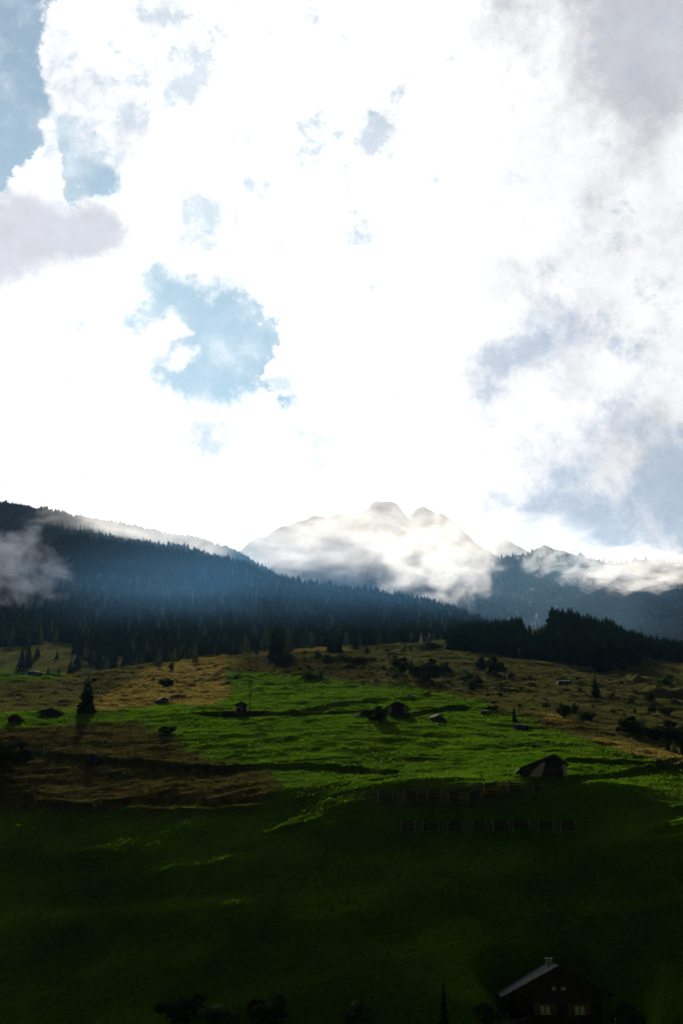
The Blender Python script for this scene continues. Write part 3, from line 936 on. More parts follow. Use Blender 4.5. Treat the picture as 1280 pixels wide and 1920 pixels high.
# --- shrubs of the pasture
bushes = [
    (752, 1265, 36, 38, 'largest domed dark shrub at the left end of the long thicket', 0), (742, 1273, 22, 26, 'grey green shrub at the foot of the largest domed shrub', 'g'),
    (786, 1266, 50, 28, 'wide dark shrub second from the left in the long thicket', 0), (810, 1265, 30, 33, 'tall dark shrub in the middle of the long thicket', 0),
    (834, 1265, 38, 26, 'rounded dark shrub at the right end of the long thicket', 0), (799, 1275, 42, 24, 'low dark shrub in front of the long thicket', 0),
    (873, 1276, 34, 24, 'brownish loose shrub between the two dark thickets', 'g'), (904, 1257, 29, 28, 'dark shrub left in the thicket under the right wood', 0),
    (930, 1263, 30, 35, 'taller dark shrub right in the thicket under the right wood', 0), (896, 1286, 15, 27, 'upright pale shrub in front of the thicket under the right wood', 'g'),
    (956, 1273, 17, 18, 'small dark shrub at the right end of the thicket under the wood', 0), (886, 1293, 24, 15, 'low shrub on the shaded slope below the pale upright shrub', 0),
    (807, 1217, 36, 14, 'flat dark shrub below the ruined pale building', 0), (922, 1330, 24, 9, 'flat rounded shrub on the rim above the green meadow', 0),
    (1057, 1343, 31, 31, 'round dark shrub above the gold grass, larger of a pair', 0), (1077, 1338, 17, 22, 'smaller dark shrub right beside the large round shrub', 0),
    (1100, 1351, 28, 20, 'ragged dark shrub just below the round shrub pair', 0), (1023, 1326, 13, 10, 'little dark shrub left above the round shrub pair', 0),
    (1165, 1284, 11, 11, 'little dark shrub beside the pale scree stones', 0), (1219, 1316, 19, 18, 'dark shrub on the right slope beneath the bright grassy spur', 0),
    (1222, 1339, 15, 22, 'upright dark shrub above the large right thicket', 0), (1248, 1339, 28, 16, 'wide dark shrub above the large right thicket near the frame edge', 0),
    (1251, 1286, 30, 30, 'loose tall shrub on the shaded slope at far right', 'g'), (1190, 1336, 7, 8, 'tiny round shrub left above the large right thicket', 0),
    (1180, 1376, 42, 38, 'dark shrub forming the left end of the large right thicket', 0), (1202, 1382, 42, 36, 'second dark shrub of the large right thicket', 0),
    (1228, 1386, 42, 34, 'third dark shrub of the large right thicket', 0), (1256, 1390, 50, 42, 'tallest dark shrub of the large right thicket', 0), (1280, 1392, 32, 36, 'dark shrub cut by the right edge in the large thicket', 0),
    (312, 1289, 24, 25, 'round dark shrub alone on the gold slope', 0), (521, 1248, 62, 33, 'domed dark thicket behind the two white stones', 0),
    (615, 1244, 28, 17, 'dark shrub left in the row below the pasture crest', 0), (643, 1241, 36, 14, 'low wide shrub in the row below the pasture crest', 0),
    (670, 1244, 40, 15, 'widest low shrub of the row below the pasture crest', 0), (696, 1241, 17, 11, 'small shrub ending the row below the pasture crest', 0),
    (594, 1236, 14, 18, 'small upright shrub left above the crest shrub row', 0), (578, 1273, 25, 14, 'low dark shrub beside a grey one on the brown strip', 0),
    (602, 1273, 20, 24, 'grey loose shrub on the brown strip above the green meadow', 'g'), (659, 1255, 27, 11, 'low dark shrub under the crest row on the brown strip', 0),
    (708, 1352, 52, 30, 'dense dark shrub mass left against the middle timber hut', 0), (686, 1346, 22, 18, 'small dark shrub at the left end of the mass by the middle hut', 0),
    (312, 1375, 28, 17, 'low dark shrub on the brown slope left of the green meadow', 0),
    (178, 1278, 11, 10, 'small dark shrub right behind the tall lone spruce', 0), (322, 1256, 10, 14, 'upright shrub on the skyline of the gold slope', 0),
    (20, 1440, 90, 60, 'large black shrub mass at the left edge of the brown slope', 0), (770, 1218, 7, 9, 'tiny shrub on the open crest left of the ruin', 0), (761, 1215, 7, 7, 'tiny round shrub farthest left on the open crest before the ruin', 0),
    (1100, 1245, 30, 26, 'shrub under the front trees of the knoll wood', 0),
    (990, 1428, 0, 0, '', 0),
]
for k, (px, row, w, h, lab, kd) in enumerate(bushes):
    if not w:
        continue
    p = ground(px, row, 150.0); s = mpp(p)
    shrub(sink(p, 0.1), w * s, h * s, BUSG if kd == 'g' else BUS[k % 4], lab, rz=k * 1.3)
r2 = random.Random(33)
def small_shrubs(n, x0, x1, r0, r1, lab, grp, y0=200.0, w=(4, 10)):
    for k in range(n):
        p = ground(r2.uniform(x0, x1), r2.uniform(r0, r1), y0); s = mpp(p); ww = r2.uniform(*w)
        shrub(sink(p, 0.1), ww * s, ww * s * r2.uniform(.45, .95), BUS[r2.randrange(4)], lab, grp, r2.random() * 6, name='small_shrub')
small_shrubs(56, 440, 760, 1216, 1262, 'small scrubby shrub dotted along the upper pasture crest', 'small shrubs on the upper crest')
small_shrubs(44, 860, 1270, 1270, 1350, 'small scrubby shrub dotted over the right pasture', 'small shrubs on the right pasture')
small_shrubs(14, 180, 430, 1250, 1320, 'small scrubby shrub dotted over the gold slope', 'small shrubs on the gold slope', w=(3, 7))

# --- shrubs and a dark column conifer at the foot of the slope, beside the chalet
for px, row, w, h, lab in [(335, 1935, 90, 60, 'bush with pale leaf tips at the bottom left of the slope foot'), (512, 1938, 80, 66, 'black bush at the bottom centre, second from the left'),
                           (672, 1935, 50, 45, 'small dark bush at the bottom edge right of centre'), (912, 1938, 44, 46, 'pale tipped bush at the bottom just left of the chalet'), (1180, 1945, 60, 40, 'low dark bush at the bottom right of the chalet'), (410, 1940, 60, 44, 'low dark bush between the two larger bottom bushes')]:
    q = ground(px, min(row - 18, 1922), 120); s_ = mpp(q)
    shrub(sink(q, .2), w * s_ * 1.2, h * s_, BUS[2] if w > 60 else BUSG, lab, rz=px)
q = ground(833, 1924, 120)
conifer('column_tree', sink(q), 80 * mpp(q), 0.75, SPR[2], 'slender dark column-shaped conifer at the bottom left of the chalet', 'tree')


# ------------------------------------------------------------------ rocks
def rock_mesh(name, seed, mat=None):
    import bmesh
    bm = bmesh.new(); bmesh.ops.create_icosphere(bm, subdivisions=3, radius=0.5)
    r = random.Random(seed)
    planes = [(Vector((r.gauss(0, 1), r.gauss(0, 1), r.gauss(0, .8))).normalized(), r.uniform(.27, .42)) for _ in range(13)]
    for v in bm.verts:
        for n, d in planes:
            k = v.co.dot(n)
            if k > d:
                v.co -= n * (k - d)
        v.co += Vector((r.gauss(0, 1), r.gauss(0, 1), r.gauss(0, 1))) * 0.007
    me = bpy.data.meshes.new(name); bm.to_mesh(me); bm.free(); me.materials.append(mat or M_stone)
    return me


ROCK = [rock_mesh('rock', 70 + k) for k in range(5)]
PROCK = rock_mesh('pale_rock', 81, M_pale)


def rock(px, row, w, h, lab, group=None, k=0, y0=150.0, me=None, name='boulder'):
    p = ground(px, row, y0); s = mpp(p)
    o = link(name, me or ROCK[k % 5]); o.location = (p.x, p.y, p.z + h * s * 0.28)
    o.scale = (w * s * 1.2, w * s * 1.05, h * s * 1.5); o.rotation_euler = (0.1, 0.1, k * 1.37)
    return tag(o, lab, 'rock', group)


rock(820, 1353, 29, 15, 'big rounded boulder on the bright meadow right of the middle hut', k=0)
rock(974, 1367, 31, 11, 'long flat boulder on the bright meadow above the plastered hut', k=1)
rock(1055, 1285, 32, 10, 'wide low boulder on the olive pasture', k=2)
rock(302, 1316, 26, 8, 'flat dark boulder on the gold slope', k=3)
rock(66, 1268, 30, 13, 'domed dark boulder behind the left crest of the meadow', k=4, y0=545.0)
rock(768, 1308, 8, 7, 'small pale boulder on the rim above the middle hut', me=PROCK)
rock(672, 1345, 14, 6, 'pale flat stone left of the shrub mass by the middle hut', me=PROCK, k=3)
rock(1010, 1441, 12, 5, 'low stone on the rim path right above the plastered hut', k=4)
rock(906, 1337, 16, 6, 'flat stone beside the small spruce on the meadow rim', k=2)
rock(1087, 1466, 7, 5, 'small dark stone on the track right of the plastered hut', k=1)
for k in range(9):
    rock(1152 + 5.4 * k + r2.uniform(-2, 2), 1283 + 0.9 * k + r2.uniform(-1, 1), r2.uniform(2.5, 4.5), 2.4, 'pale stone in the thin line of scree on the right pasture', 'scree stones on the right pasture', k, me=PROCK, name='scree_stone')
for k in range(40):
    rock(r2.uniform(440, 900), r2.uniform(1218, 1300), r2.uniform(4, 9), r2.uniform(2, 5), 'small grey rock lying on the upper pasture', 'small rocks on the upper pasture', k, 230.0, name='small_rock')
for k in range(22):
    rock(r2.uniform(880, 1270), r2.uniform(1280, 1400), r2.uniform(4, 9), r2.uniform(2, 4), 'small grey rock lying on the right pasture', 'small rocks on the right pasture', k, 210.0, name='small_rock')

for px, row, w, h, lab in [(500, 1246, 4.5, 11, 'taller left one of two white upright stones before the thicket'), (523.5, 1243, 4, 6.5, 'shorter right one of two white upright stones before the thicket')]:
    p = ground(px, row, 300); s = mpp(p)
    t = thing('white_marker', sink(p, .1), 0.2, lab, 'stone')
    MB().box((0, 0, h * s * .46), (w * s, w * s * .6, h * s * .92)).build('shaft', M_white, t)
    MB().box((0, 0, h * s * .95), (w * s * 1.2, w * s * .8, h * s * .1)).build('cap', M_white, t)


# ------------------------------------------------------------------ buildings
def roof_pair(mb, xl, zl, xr, zr, xp, zp, y0, y1, th):
    mb.prism([(xl, zl), (xp, zp), (xp, zp + th), (xl, zl + th * .9)], y0, y1)
    mb.prism([(xp + .002, zp), (xr, zr), (xr, zr + th * .9), (xp + .002, zp + th)], y0, y1)


def planks(parent, poly_top, x0, x1, z0, y, mat, w=0.22, th=0.05, name='plank'):
    """upright boards between x0 and x1 whose tops follow poly_top(x)"""
    n = max(2, int((x1 - x0) / w)); w = (x1 - x0) / n
    for k in range(n):
        a = x0 + k * w + 0.012; b = a + w - 0.024; d = random.Random(k * 7 + int(x0 * 10)).uniform(0, .02)
        mb = MB(); mb.prism([(a, z0), (b, z0), (b, poly_top(b)), (a, poly_top(a))], y - th - d, y - d)
        mb.build(name, mat, parent)


# plastered hut on the edge of the bright meadow (asymmetric roof)
p = ground(1024, 1459, 150); s = mpp(p)
hut = thing('plastered_hut', (p.x, p.y + 1.0, p.z - 0.15), 0.0, 'dark-roofed hut with patchy white plaster on the meadow edge above the snow racks', 'hut')
def hx(px): return (px - 1024) * s
def hz(row): return (1459 - row) * s + .15
XL, XR, XP = hx(974), hx(1068.5), hx(1042)
ZL, ZR, ZP = hz(1442.5), hz(1435.5), hz(1416)
wl, wr = hx(985), hx(1064)
def top_at(x):
    return (ZL + (ZP - ZL) * (x - XL) / (XP - XL) if x < XP else ZP + (ZR - ZP) * (x - XP) / (XR - XP)) - 0.02
DEP = 6.0
wall = MB().prism([(wl, -.6), (wr, -.6), (wr, top_at(wr)), (XP, top_at(XP)), (wl, top_at(wl))], 0, DEP).build('wall', M_stone, hut)
rb = MB(); roof_pair(rb, XL, ZL, XR, ZR, XP, ZP, -0.9, DEP + .6, 0.22); rf = rb.build('roof', M_roof, hut)
for k in range(9):
    for sd in (0, 1):
        xa, za, xb, zb = (XL, ZL, XP, ZP) if sd == 0 else (XP, ZP, XR, ZR)
        nn = 6 if sd == 0 else 3
        for q in range(nn):
            f0 = (q + .5) / nn
            MB().box((xa + (xb - xa) * f0, -0.5 + (DEP + .7) * k / 9 + .35, za + (zb - za) * f0 + 0.245), ((xb - xa) / nn * .96, .70, .05), Matrix.Rotation(-math.atan2(zb - za, xb - xa) + r2.uniform(-.03, .03), 3, 'Y')).build('roof_slab', M_roof, rf)
# plaster patches (left of front, right corner), timber boards in between
MB().prism([(hx(991), -.1), (hx(1014), -.1), (hx(1020), hz(1443)), (hx(1025), hz(1432)), (hx(1024.5), hz(1427.5)), (hx(1018), hz(1430.5)), (hx(1003), hz(1443)), (hx(995), hz(1452))], -0.05, 0.0).build('plaster', M_plaster, hut)
MB().prism([(hx(1058.5), .25), (wr + .02, .25), (wr + .02, hz(1434)), (hx(1057), hz(1432.5))], -0.05, 0.0).build('plaster', M_plaster, hut)
planks(hut, lambda x: top_at(x), hx(1026), hx(1056), -.05, -0.0, M_wood, .25)
MB().box((hx(1050), -.35, .12), (2.0, .5, .25)).build('doorstep', M_stone, hut)
for yy in (0.4, 2.2, 4.0, 5.6):
    MB().tube((XL + .1, yy, ZL - .03), (XP, yy, ZP - .03), .05, n=5).build('rafter', M_wood, rf)

# timber hut in the middle
p = ground(746, 1343, 200); s = mpp(p)
hut2 = thing('timber_hut', (p.x, p.y + .8, p.z - .15), -0.12, 'dark brown timber hut with pale corner walls beside the shrub mass', 'hut')
def k2(px): return (px - 746) * s
def z2(row): return (1343 - row) * s + .15
def t2(x): return z2(1326) + (z2(1315.5) - z2(1326)) * (1 - abs(x - k2(745)) / (k2(765) - k2(745)))
MB().prism([(k2(728.5), -.6), (k2(763), -.6), (k2(763), t2(k2(763)) - .05), (k2(745), t2(k2(745)) - .05), (k2(728.5), t2(k2(728.5)) - .05)], 0, 5.0).build('wall', M_stone, hut2)
planks(hut2, lambda x: t2(x) - .03, k2(733.5), k2(757.5), .55, 0.0, M_wood, .24)
MB().prism([(k2(757.7), 1.0), (k2(763.2), 1.0), (k2(763.2), t2(k2(763)) - .06), (k2(757.7), t2(k2(758)) - .06)], -.04, 0).build('plaster', M_plaster, hut2)
MB().prism([(k2(728.3), 1.0), (k2(733.3), 1.0), (k2(733.3), t2(k2(733)) - .06), (k2(728.3), t2(k2(728.5)) - .06)], -.04, 0).build('plaster', M_plaster, hut2)
rb = MB(); roof_pair(rb, k2(722.5), t2(k2(722.5)), k2(766.5), t2(k2(766.5)), k2(745), t2(k2(745)), -.7, 5.5, .2); rf2 = rb.build('roof', M_roof, hut2)
for k in range(7):
    for sd in (-1, 1):
        for q in range(3):
            f0 = (q + .5) / 3 * (k2(766) - k2(745))
            x = k2(745) + sd * f0
            MB().box((x, -.25 + k * .85, t2(x) + .225), (1.0, .8, .05), Matrix.Rotation(sd * math.atan2(z2(1315.5) - z2(1326), k2(765) - k2(745)), 3, 'Y')).build('roof_slab', M_roof, rf2)

# earth bank with a slab leaning by the middle hut
# little shed behind a dark low wall, with its slender tree
p = ground(452, 1336, 200); s = mpp(p)
shed = thing('garden_shed', (p.x, p.y, p.z - .1), 0.05, 'small dark shed with white window squares behind a low dark wall', 'shed')
sw, sh = 21 * s, 21 * s
MB().box((0, .9, sh * .38), (sw * .9, 1.8, sh * .8)).build('wall', M_wood, shed)
MB().prism([(-sw * .55, sh * .70), (0, sh * .96), (sw * .55, sh * .70), (sw * .5, sh * .80), (0, sh * 1.04), (-sw * .5, sh * .80)], -.3, 2.1).build('roof', M_roof, shed)
w1 = MB().box((-sw * .25, -.03, sh * .50), (.42, .05, .42)).build('window', M_white, shed)
MB().box((sw * .02, -.03, sh * .36), (.22, .05, .3)).build('window', M_white, shed)
MB().box((sw * .03, -.03, sh * .62), (.2, .05, .2)).build('window', M_curtain, shed)
MB().box((-sw * .38, -.05, sh * .15), (.14, .1, sh * .3)).build('post', M_wood2, shed)
lw = thing('low_wall', (p.x, p.y - .6, p.z - .3), 0.0, 'low dark dry-stone wall running either side of the small shed', 'wall')
nst = 26
for k in range(nst):
    x = -34 * s + (k + .5) / nst * 79 * s
    if abs(x) < sw * .40:
        continue
    gz = float(H(np.array([p.x + x]), np.array([p.y - .6]))[0]) - (p.z - .3)
    for q in range(3):
        MB().box((x + r2.uniform(-.05, .05), r2.uniform(-.06, .06), gz - .1 + .45 * q + .22), (79 * s / nst * .97, .6, .43), Matrix.Rotation(r2.uniform(-.06, .06), 3, 'Y')).build('stone', M_roof, lw)
p = ground(468, 1333, 200); s = mpp(p)
sl = thing('slender_tree', sink(p), 0, 'thin bare-stemmed tree rising beside the small shed', 'tree')
hh = 66 * s
tb = MB(); q0 = Vector((0, 0, -.2))
for k in range(7):
    q1 = Vector((r2.uniform(-.06, .06), r2.uniform(-.06, .06), hh * (k + 1) / 7)); tb.tube(q0, q1, .17 - .02 * k, .15 - .02 * k, 6); q0 = q1
tb.build('trunk', M_bark, sl)
cb = MB(); r3 = random.Random(4)
for k in range(300):
    zz = r3.choice([r3.uniform(.42, .5), r3.uniform(.5, .92), r3.uniform(.5, .92)]); a = r3.random() * 6.28; rad = .9 * (1 - abs(zz - .66) * 1.8) * r3.random() ** .5
    c_ = Vector((rad * math.cos(a), rad * math.sin(a), zz * hh)); d = Vector((r3.gauss(0, 1), r3.gauss(0, 1), r3.gauss(0, 1))).normalized(); e = d.orthogonal().normalized(); z_ = r3.uniform(.08, .17)
    cb.add([c_ - d * z_, c_ + e * z_ * .7, c_ + d * z_, c_ - e * z_ * .7], [(0, 1, 2), (0, 2, 3)])
cb.build('crown', M_leaf, sl)


# small barns on the left
def small_barn(px, row, wpx, hpx, lab, front, dep=4.0, rz=0.0, y0=150.0, door=True):
    p = ground(px, row, y0); s = mpp(p); w, h = wpx * s, hpx * s
    t = thing('small_barn', sink(p, .15), rz, lab, 'hut')
    MB().prism([(-w * .42, -.6), (w * .42, -.6), (w * .42, h * .55), (0, h * .92), (-w * .42, h * .55)], 0, dep).build('wall', front, t)
    rb = MB(); roof_pair(rb, -w * .52, h * .48, w * .52, h * .48, 0, h * .95, -.5, dep + .4, .16); rb.build('roof', M_roof, t)
    if door:
        MB().box((0, -.03, h * .25), (w * .18, .06, h * .5)).build('door', M_wood, t)
    return t


small_barn(94, 1341, 42, 14, 'low wide dark hut roof left of the tall lone spruce', M_wood)
small_barn(27, 1354, 27, 16, 'small dark hut at the left edge of the green strip', M_wood)
small_barn(174, 1427, 24, 14, 'tiny dark hut with pale front on the left brown slope', M_stone)

# ruined pale building on the crest, two chimney-like pillars
p = ground(798, 1203, 480); s = mpp(p)
ru = thing('ruined_building', sink(p, .2), 0.0, 'pale roofless stone building with two pillars on the crest beside the wood', 'ruin')
MB().box((0, 1.5, 1.4), (19 * s, 3.0, 3.4)).build('wall', M_pale, ru)
MB().box((-7.5 * s, .8, 3.8), (3 * s, 1.0, 2.6)).build('pillar', M_pale, ru)
MB().box((6.8 * s, .8, 4.0), (3 * s, 1.0, 3.0)).build('pillar', M_pale, ru)
MB().box((-1 * s, -.03, 1.2), (2.5 * s, .06, 1.8)).build('door', M_wood, ru)


# snow racks on the steep slope
def snow_rack(px, row, wpx, hpx, lab, rails, k):
    p = ground(px, row, 120); s = mpp(p); w, h = wpx * s, hpx * s
    t = thing('snow_rack', (p.x, p.y, p.z), r2.uniform(-.06, .06), lab, 'snow rack')
    lean = 0.25
    gl = [float(H(np.array([p.x + sx * w / 2]), np.array([p.y]))[0]) - p.z for sx in (-1, 1)]
    for sx, g in zip((-1, 1), gl):
        MB().tube((sx * w / 2, 0, g - .3), (sx * w / 2 + r2.uniform(-.08, .08), lean, h + r2.uniform(-.1, .1)), .10, .085, 6).build('post', M_wood2, t)
        MB().tube((sx * w / 2 * .9, -1.0, g - 1.0), (sx * w / 2 * .95, lean * .8, h * .75), .055, .05, 5).build('brace', M_wood, t)
    for q in range(rails):
        zz = h * (.30 + .62 * q / max(1, rails - 1))
        MB().tube((-w / 2 - .25, .12 + lean * zz / h, zz + r2.uniform(-.05, .05)), (w / 2 + .25, .12 + lean * zz / h, zz + r2.uniform(-.05, .05)), .12, .10, 6).build('rail', M_wood, t)


up = [(708.5, 735, 1502), (757.5, 782, 1503), (802, 825, 1502), (840, 862, 1505), (879, 903, 1506), (908, 933, 1489), (953.5, 978, 1487), (1001, 1017, 1487)]
orde = ['first', 'second', 'third', 'fourth', 'fifth', 'sixth', 'seventh', 'eighth']
for k, (a, b, row) in enumerate(up):
    snow_rack((a + b) / 2, row, b - a, 20, 'wooden snow rack, %s from the left in the upper row below the plastered hut' % orde[k], 3, k)
lo = [(753, 777), (793, 822), (839, 866), (886, 911), (925, 954), (961, 990), (1009, 1036), (1052, 1079)]
for k, (a, b) in enumerate(lo):
    snow_rack((a + b) / 2, 1561 if k not in (5,) else 1558, b - a, 21, 'wooden snow rack, %s from the left in the lower row on the shaded slope' % orde[k], 4, k + 8)


# ------------------------------------------------------------------ chalet at the foot of the slope
YH = 161.0
d = pix_dir(1047, 1811); rid = d * (YH / d.y); s = mpp(rid)
ch = thing('chalet', (rid.x, YH, rid.z), 0.0, 'dark timber chalet with stone slab roof and shuttered windows at the bottom', 'chalet')
def cx_(px): return (px - 1047) * s
def cz_(row): return (1811 - row) * s
XL, ZL, XR, ZR = cx_(938), cz_(1865), cx_(1142), cz_(1859)
DEP = 8.4
def ct(x): return ZL * x / XL if x < 0 else ZR * x / XR
wl, wr = cx_(966), cx_(1126)
BASE = -19
MB().prism([(wl, BASE), (wr, BASE), (wr, ct(wr) - .25), (0, -.25), (wl, ct(wl) - .25)], 1.2, DEP - .6).build('wall', M_wood, ch)
planks(ch, lambda x: ct(x) - .26, wl, wr, cz_(1868), 1.2, M_wood, .26, .05, 'gable_board')
for q in range(9):
    z1 = cz_(1868) - .01 - q * .30
    MB().box(((wl + wr) / 2, 1.14 - .012 * (q % 2), z1 - .15), (wr - wl, .12, .285)).build('log', M_wood, ch)
rb = MB()
rb.prism([(XL, ZL - .2), (0, -.2), (0, 0), (XL, ZL)], 0, DEP); rb.prism([(.003, -.2), (XR, ZR - .2), (XR, ZR), (.003, 0)], 0, DEP)
rf = rb.build('roof', M_wood, ch)
sb = MB(); r4 = random.Random(8)
for sd, (xe, ze) in ((0, (XL, ZL)), (1, (XR, ZR))):
    L = math.hypot(xe, ze); ang = math.atan2(ze, xe) if sd else math.atan2(-ze, -xe)
    nrow = int(L / .42)
    for i in range(nrow):
        f0 = (i + .55) / nrow
        for j in range(22):
            yy = (j + .5 + (.5 if i % 2 else 0)) * DEP / 22.5 + r4.uniform(-.05, .05)
            rot = Matrix.Rotation(-ang + r4.uniform(-.07, .07) + (0.05 if sd else -0.05), 3, 'Y') @ Matrix.Rotation(r4.uniform(-.05, .05), 3, 'X')
            sb.box((xe * f0, yy, ze * f0 + .045 + r4.uniform(0, .035)), (.52, .43, .045), rot)
sl_ = sb.build('roof_slabs', M_slab, rf); sl_['kind'] = 'stuff'
MB().prism([(XL - .05, ZL - .3), (0, -.3), (0, .03), (XL - .05, ZL + .03)], -.06, -.005).build('verge_board', M_wood, rf)
MB().prism([(.004, -.3), (XR + .05, ZR - .3), (XR + .05, ZR + .03), (.004, .03)], -.06, -.005).build('verge_board', M_wood, rf)
# chimney with a flat cap
cxm = cx_(1038.5); cb0 = ct(cxm)
chim = MB().box((cxm, 4.2, cb0 + .25), (.75, .75, 1.1)).build('chimney', M_plaster, rf)
for sx in (-1, 1):
    for sy in (-1, 1):
        MB().box((cxm + sx * .28, 4.2 + sy * .28, cb0 + .92), (.13, .13, .26)).build('chimney_pier', M_plaster, rf)
MB().box((cxm, 4.2, cb0 + 1.1), (1.05, 1.0, .1)).build('chimney_cap', M_white, rf)
# windows
def window(px0, px1, r0, r1, shut=None, panes=2, yf=1.08):
    xa, xb, za, zb = cx_(px0), cx_(px1), cz_(r1), cz_(r0)
    w = MB().box(((xa + xb) / 2, yf + .02, (za + zb) / 2), (xb - xa, .06, zb - za)).build('window', M_glass, ch)
    fr = MB(); t_ = .05
    fr.box((xa, yf - .03, (za + zb) / 2), (t_, .06, zb - za + t_)); fr.box((xb, yf - .03, (za + zb) / 2), (t_, .06, zb - za + t_))
    fr.box(((xa + xb) / 2, yf - .03, zb), (xb - xa - t_, .06, t_)); fr.box(((xa + xb) / 2, yf - .03, (za + zb) / 2), (t_, .06, zb - za - t_))
    fr.build('frame', M_wood, w)
    MB().box(((xa + xb) / 2, yf - .1, za - .03), (xb - xa + .1, .2, .06)).build('sill', M_white if shut else M_wood2, w)
    for k in range(2):
        c0 = xa + (xb - xa) * (.25 + .5 * k)
        MB().box((c0, yf - .017, za + (zb - za) * (.38 if shut else .3)), ((xb - xa) * .36, .012, (zb - za) * (.66 if shut else .5))).build('curtain', M_curtain, w)
    if shut:
        for a, b in shut:
            h_ = MB().box(((cx_(a) + cx_(b)) / 2, yf - .03, (za + zb) / 2), (cx_(b) - cx_(a), .05, zb - za + .1)).build('shutter', M_shutter, ch)


window(1009, 1029.5, 1876, 1894.5, [(998, 1008), (1030.5, 1040)])
window(1073, 1093.5, 1876, 1894.5, [(1062, 1072), (1094.5, 1103)])
window(1034, 1042, 1844, 1854, yf=1.13)
window(1051, 1060, 1844, 1854, yf=1.13)
# balcony with pale cut-outs
bal = MB().box((cx_(1047), .1, cz_(1917)), (cx_(1122) - cx_(985), .06, 1.0)).build('balcony', M_wood, ch)
MB().box((cx_(1047), .02, cz_(1906.5)), (cx_(1124) - cx_(983), .16, .1)).build('handrail', M_wood, bal)
MB().box((cx_(1047), .6, cz_(1925)), (cx_(1122) - cx_(985), 1.1, .12)).build('floor', M_wood, bal)
for k in range(13):
    MB().box((cx_(992 + k * 9.2), .055, cz_(1911.8)), (.19, .03, .11), Matrix.Rotation(.78 if k % 2 else 0, 3, 'Y')).build('ornament', M_white, bal)
# lean-to roof on the left
an = MB(); an.prism([(cx_(926), cz_(1918)), (cx_(988), cz_(1897)), (cx_(988), cz_(1897) + .12), (cx_(926), cz_(1918) + .12)], -1.5, 3.0); an.build('lean_to_roof', M_slab, ch)
MB().box((cx_(957), .8, cz_(1935) - 1), (3.0, 3.0, 3.2)).build('lean_to', M_wood, ch)
for (px, row) in [(951, 1905), (1152, 1911)]:
    dd = pix_dir(px, row); q = dd * (156 / dd.y); g = float(H(np.array([q.x]), np.array([q.y]))[0])
    t = thing('garden_lamp' if px > 1100 else 'garden_post', (q.x, q.y, g), 0, 'thin post with a white knob right of the chalet' if px > 1100 else 'thin pale post left of the chalet', 'post')
    MB().tube((0, 0, -.3), (0, 0, q.z - g), .035, n=6).build('pole', M_wood2, t)
    MB().box((0, 0, q.z - g + .06), (.12, .12, .12)).build('knob', M_white, t)


# ------------------------------------------------------------------ air: even haze and low cloud
def volume_box(name, lo, hi):
    mb = MB(); mb.box([(a + b) / 2 for a, b in zip(lo, hi)], [b - a for a, b in zip(lo, hi)])
    m, t, out = new_mat(name); v = t.node('ShaderNodeVolumePrincipled')
    v.inputs['Color'].default_value = (0.32, 0.60, 1.0, 1); v.inputs['Density'].default_value = HAZE; v.inputs['Anisotropy'].default_value = 0.35
    t.l.new(v.outputs[0], out.inputs['Volume'])
    o = mb.build(name, m); tag(o, 'thin even blue haze filling the whole valley', 'haze', kind='stuff')
    return o


HAZE = 1.0e-5
volume_box('haze', (-9000, -400, -260), (9000, 9500, 2100))


def cloud(px, row, y, wpx, hpx, dens, lab, seed, thick=0.5, col=(0.95, 0.95, 0.96), aniso=0.45, scale=2.2, thr=0.42, soft_=0.22, streak=1.0, tilt=0.0, noise_amp=1.0, lean=0.0):
    import bmesh
    d = pix_dir(px, row); c_ = d * (y / d.y); s = mpp(c_)
    bm = bmesh.new(); bmesh.ops.create_icosphere(bm, subdivisions=3, radius=1.0)
    r = random.Random(seed)
    ax = [(Vector((r.gauss(0, 1), r.gauss(0, 1), r.gauss(0, 1))).normalized(), r.uniform(.05, .14)) for _ in range(8)]
    for v in bm.verts:
        k = 1 + sum(a * math.sin(4 * v.co.dot(n) + i) for i, (n, a) in enumerate(ax)) * .5
        v.co *= k
    m, t, out = new_mat('cloud_vapour'); vol = t.node('ShaderNodeVolumePrincipled')
    co = t.node('ShaderNodeTexCoord').outputs['Object']
    rad = t.vmath('LENGTH', co, out='Value')
    fall = t.ramp(rad, 0.35, 0.98, 1.0, 0.0)
    mp = t.node('ShaderNodeMapping'); t.l.new(co, mp.inputs[0]); mp.inputs['Location'].default_value = (seed * 1.7, seed * .9, seed * 2.3); mp.inputs['Scale'].default_value = (1.0, .7, streak)
    n = t.noise(mp.outputs[0], scale, 7, 0.62, dist=0.6)
    shape = t.math('ADD', t.math('MULTIPLY', t.math('SUBTRACT', n, 0.5), 2.6 * noise_amp), t.math('MULTIPLY', t.math('SUBTRACT', fall, 0.5), 0.75))
    dn = t.math('MULTIPLY', t.math('MULTIPLY', t.ramp(shape, thr - 0.42, thr - 0.42 + soft_ * 2.0), t.ramp(fall, 0.0, 0.35)), dens)
    t.l.new(dn, vol.inputs['Density'])
    vol.inputs['Color'].default_value = tuple(col) + (1,); vol.inputs['Anisotropy'].default_value = aniso
    t.l.new(vol.outputs[0], out.inputs['Volume'])
    me = bpy.data.meshes.new('low_cloud'); bm.to_mesh(me); bm.free(); me.materials.append(m)
    o = link('low_cloud', me); o.location = c_; o.scale = (wpx * s * .62, wpx * s * .62 * thick, hpx * s * .62); o.rotation_euler = (lean, tilt, 0)
    tag(o, lab, 'cloud')
    return o


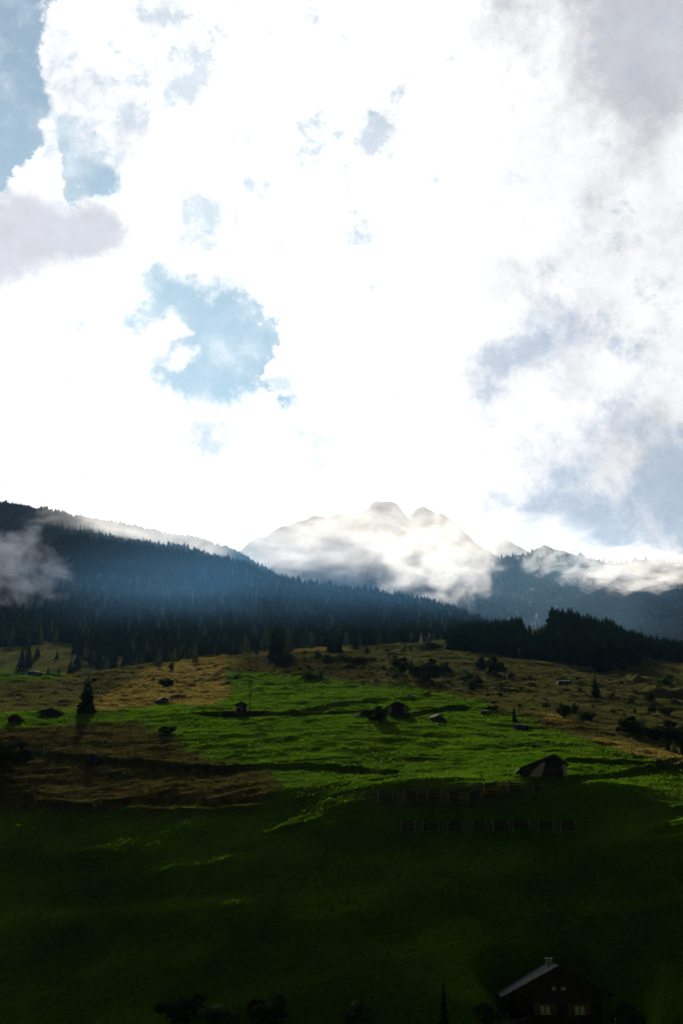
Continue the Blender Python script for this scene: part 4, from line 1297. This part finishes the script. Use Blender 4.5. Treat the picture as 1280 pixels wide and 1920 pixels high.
cloud(0, 1062, 1050, 330, 250, 0.018, 'grey torn cloud drifting at the left edge before the dark mountain', 1, col=(.60, .67, .80), aniso=0.0, thr=.58, soft_=.24, scale=3.2)  # the cloud's shade is put into its grey-blue vapour colour
cloud(270, 1008, 2260, 480, 230, 0.0036, 'thin glowing mist lying along the left mountain ridge', 2, tilt=0.12, thr=.36, soft_=.45, scale=3.4)
cloud(360, 1040, 2000, 640, 290, 0.00036, 'faint blue veil added to brighten the air before the left mountain', 3, soft_=.55, thr=.18, noise_amp=.7, col=(.30, .64, 1.0))  # added vapour, stands in for sunbeams in the air above the shaded part
cloud(815, 1050, 2300, 330, 250, 0.0080, 'bright white billowing cloud in front of the rocky peaks', 4, thr=.48, soft_=.3, scale=3.8)
cloud(560, 1000, 3300, 640, 220, 0.0019, 'pale mist bank hiding the left shoulder of the rocky peaks', 5, soft_=.4, thr=.40, scale=4.2)
cloud(760, 985, 3900, 560, 250, 0.0009, 'thin white veil wrapped round the twin rocky peaks', 6, soft_=.5, thr=.28, scale=4.0)
cloud(1022, 1043, 3300, 140, 100, 0.006, 'small wisp of cloud on the summit of the right mountain', 7, tilt=-.4, thr=.52, scale=3.2)
cloud(1098, 1066, 3300, 170, 100, 0.006, 'middle wisp of cloud on the right mountain slope', 8, thr=.54, scale=3.2)
cloud(1205, 1066, 3200, 310, 110, 0.0075, 'long pinkish cloud strip across the right mountain at the frame edge', 9, col=(.95, .92, .90), thr=.48, scale=3.6)
cloud(540, 1105, 1060, 1100, 250, 0.00017, 'faint blue veil added to lighten the air before the dark spur', 10, soft_=.6, thr=.10, noise_amp=.5, col=(.18, .52, 1.0), thick=1.5, lean=0.29)  # added vapour that lightens and blues the air in front of the spur
cloud(1080, 1095, 2900, 640, 260, 0.00050, 'wide pale blue mist filling the valley before the right mountain', 11, soft_=.55, thr=.2, noise_amp=.5, col=(.36, .68, 1.0))
cloud(960, 1015, 5600, 380, 140, 0.0026, 'pale mist veiling the distant ridge left of the right summit', 12, soft_=.5, thr=.25)
cloud(735, 958, 4300, 230, 110, 0.0007, 'soft white cap of cloud over the twin rocky summits', 13, soft_=.4, thr=.42, scale=3.0)
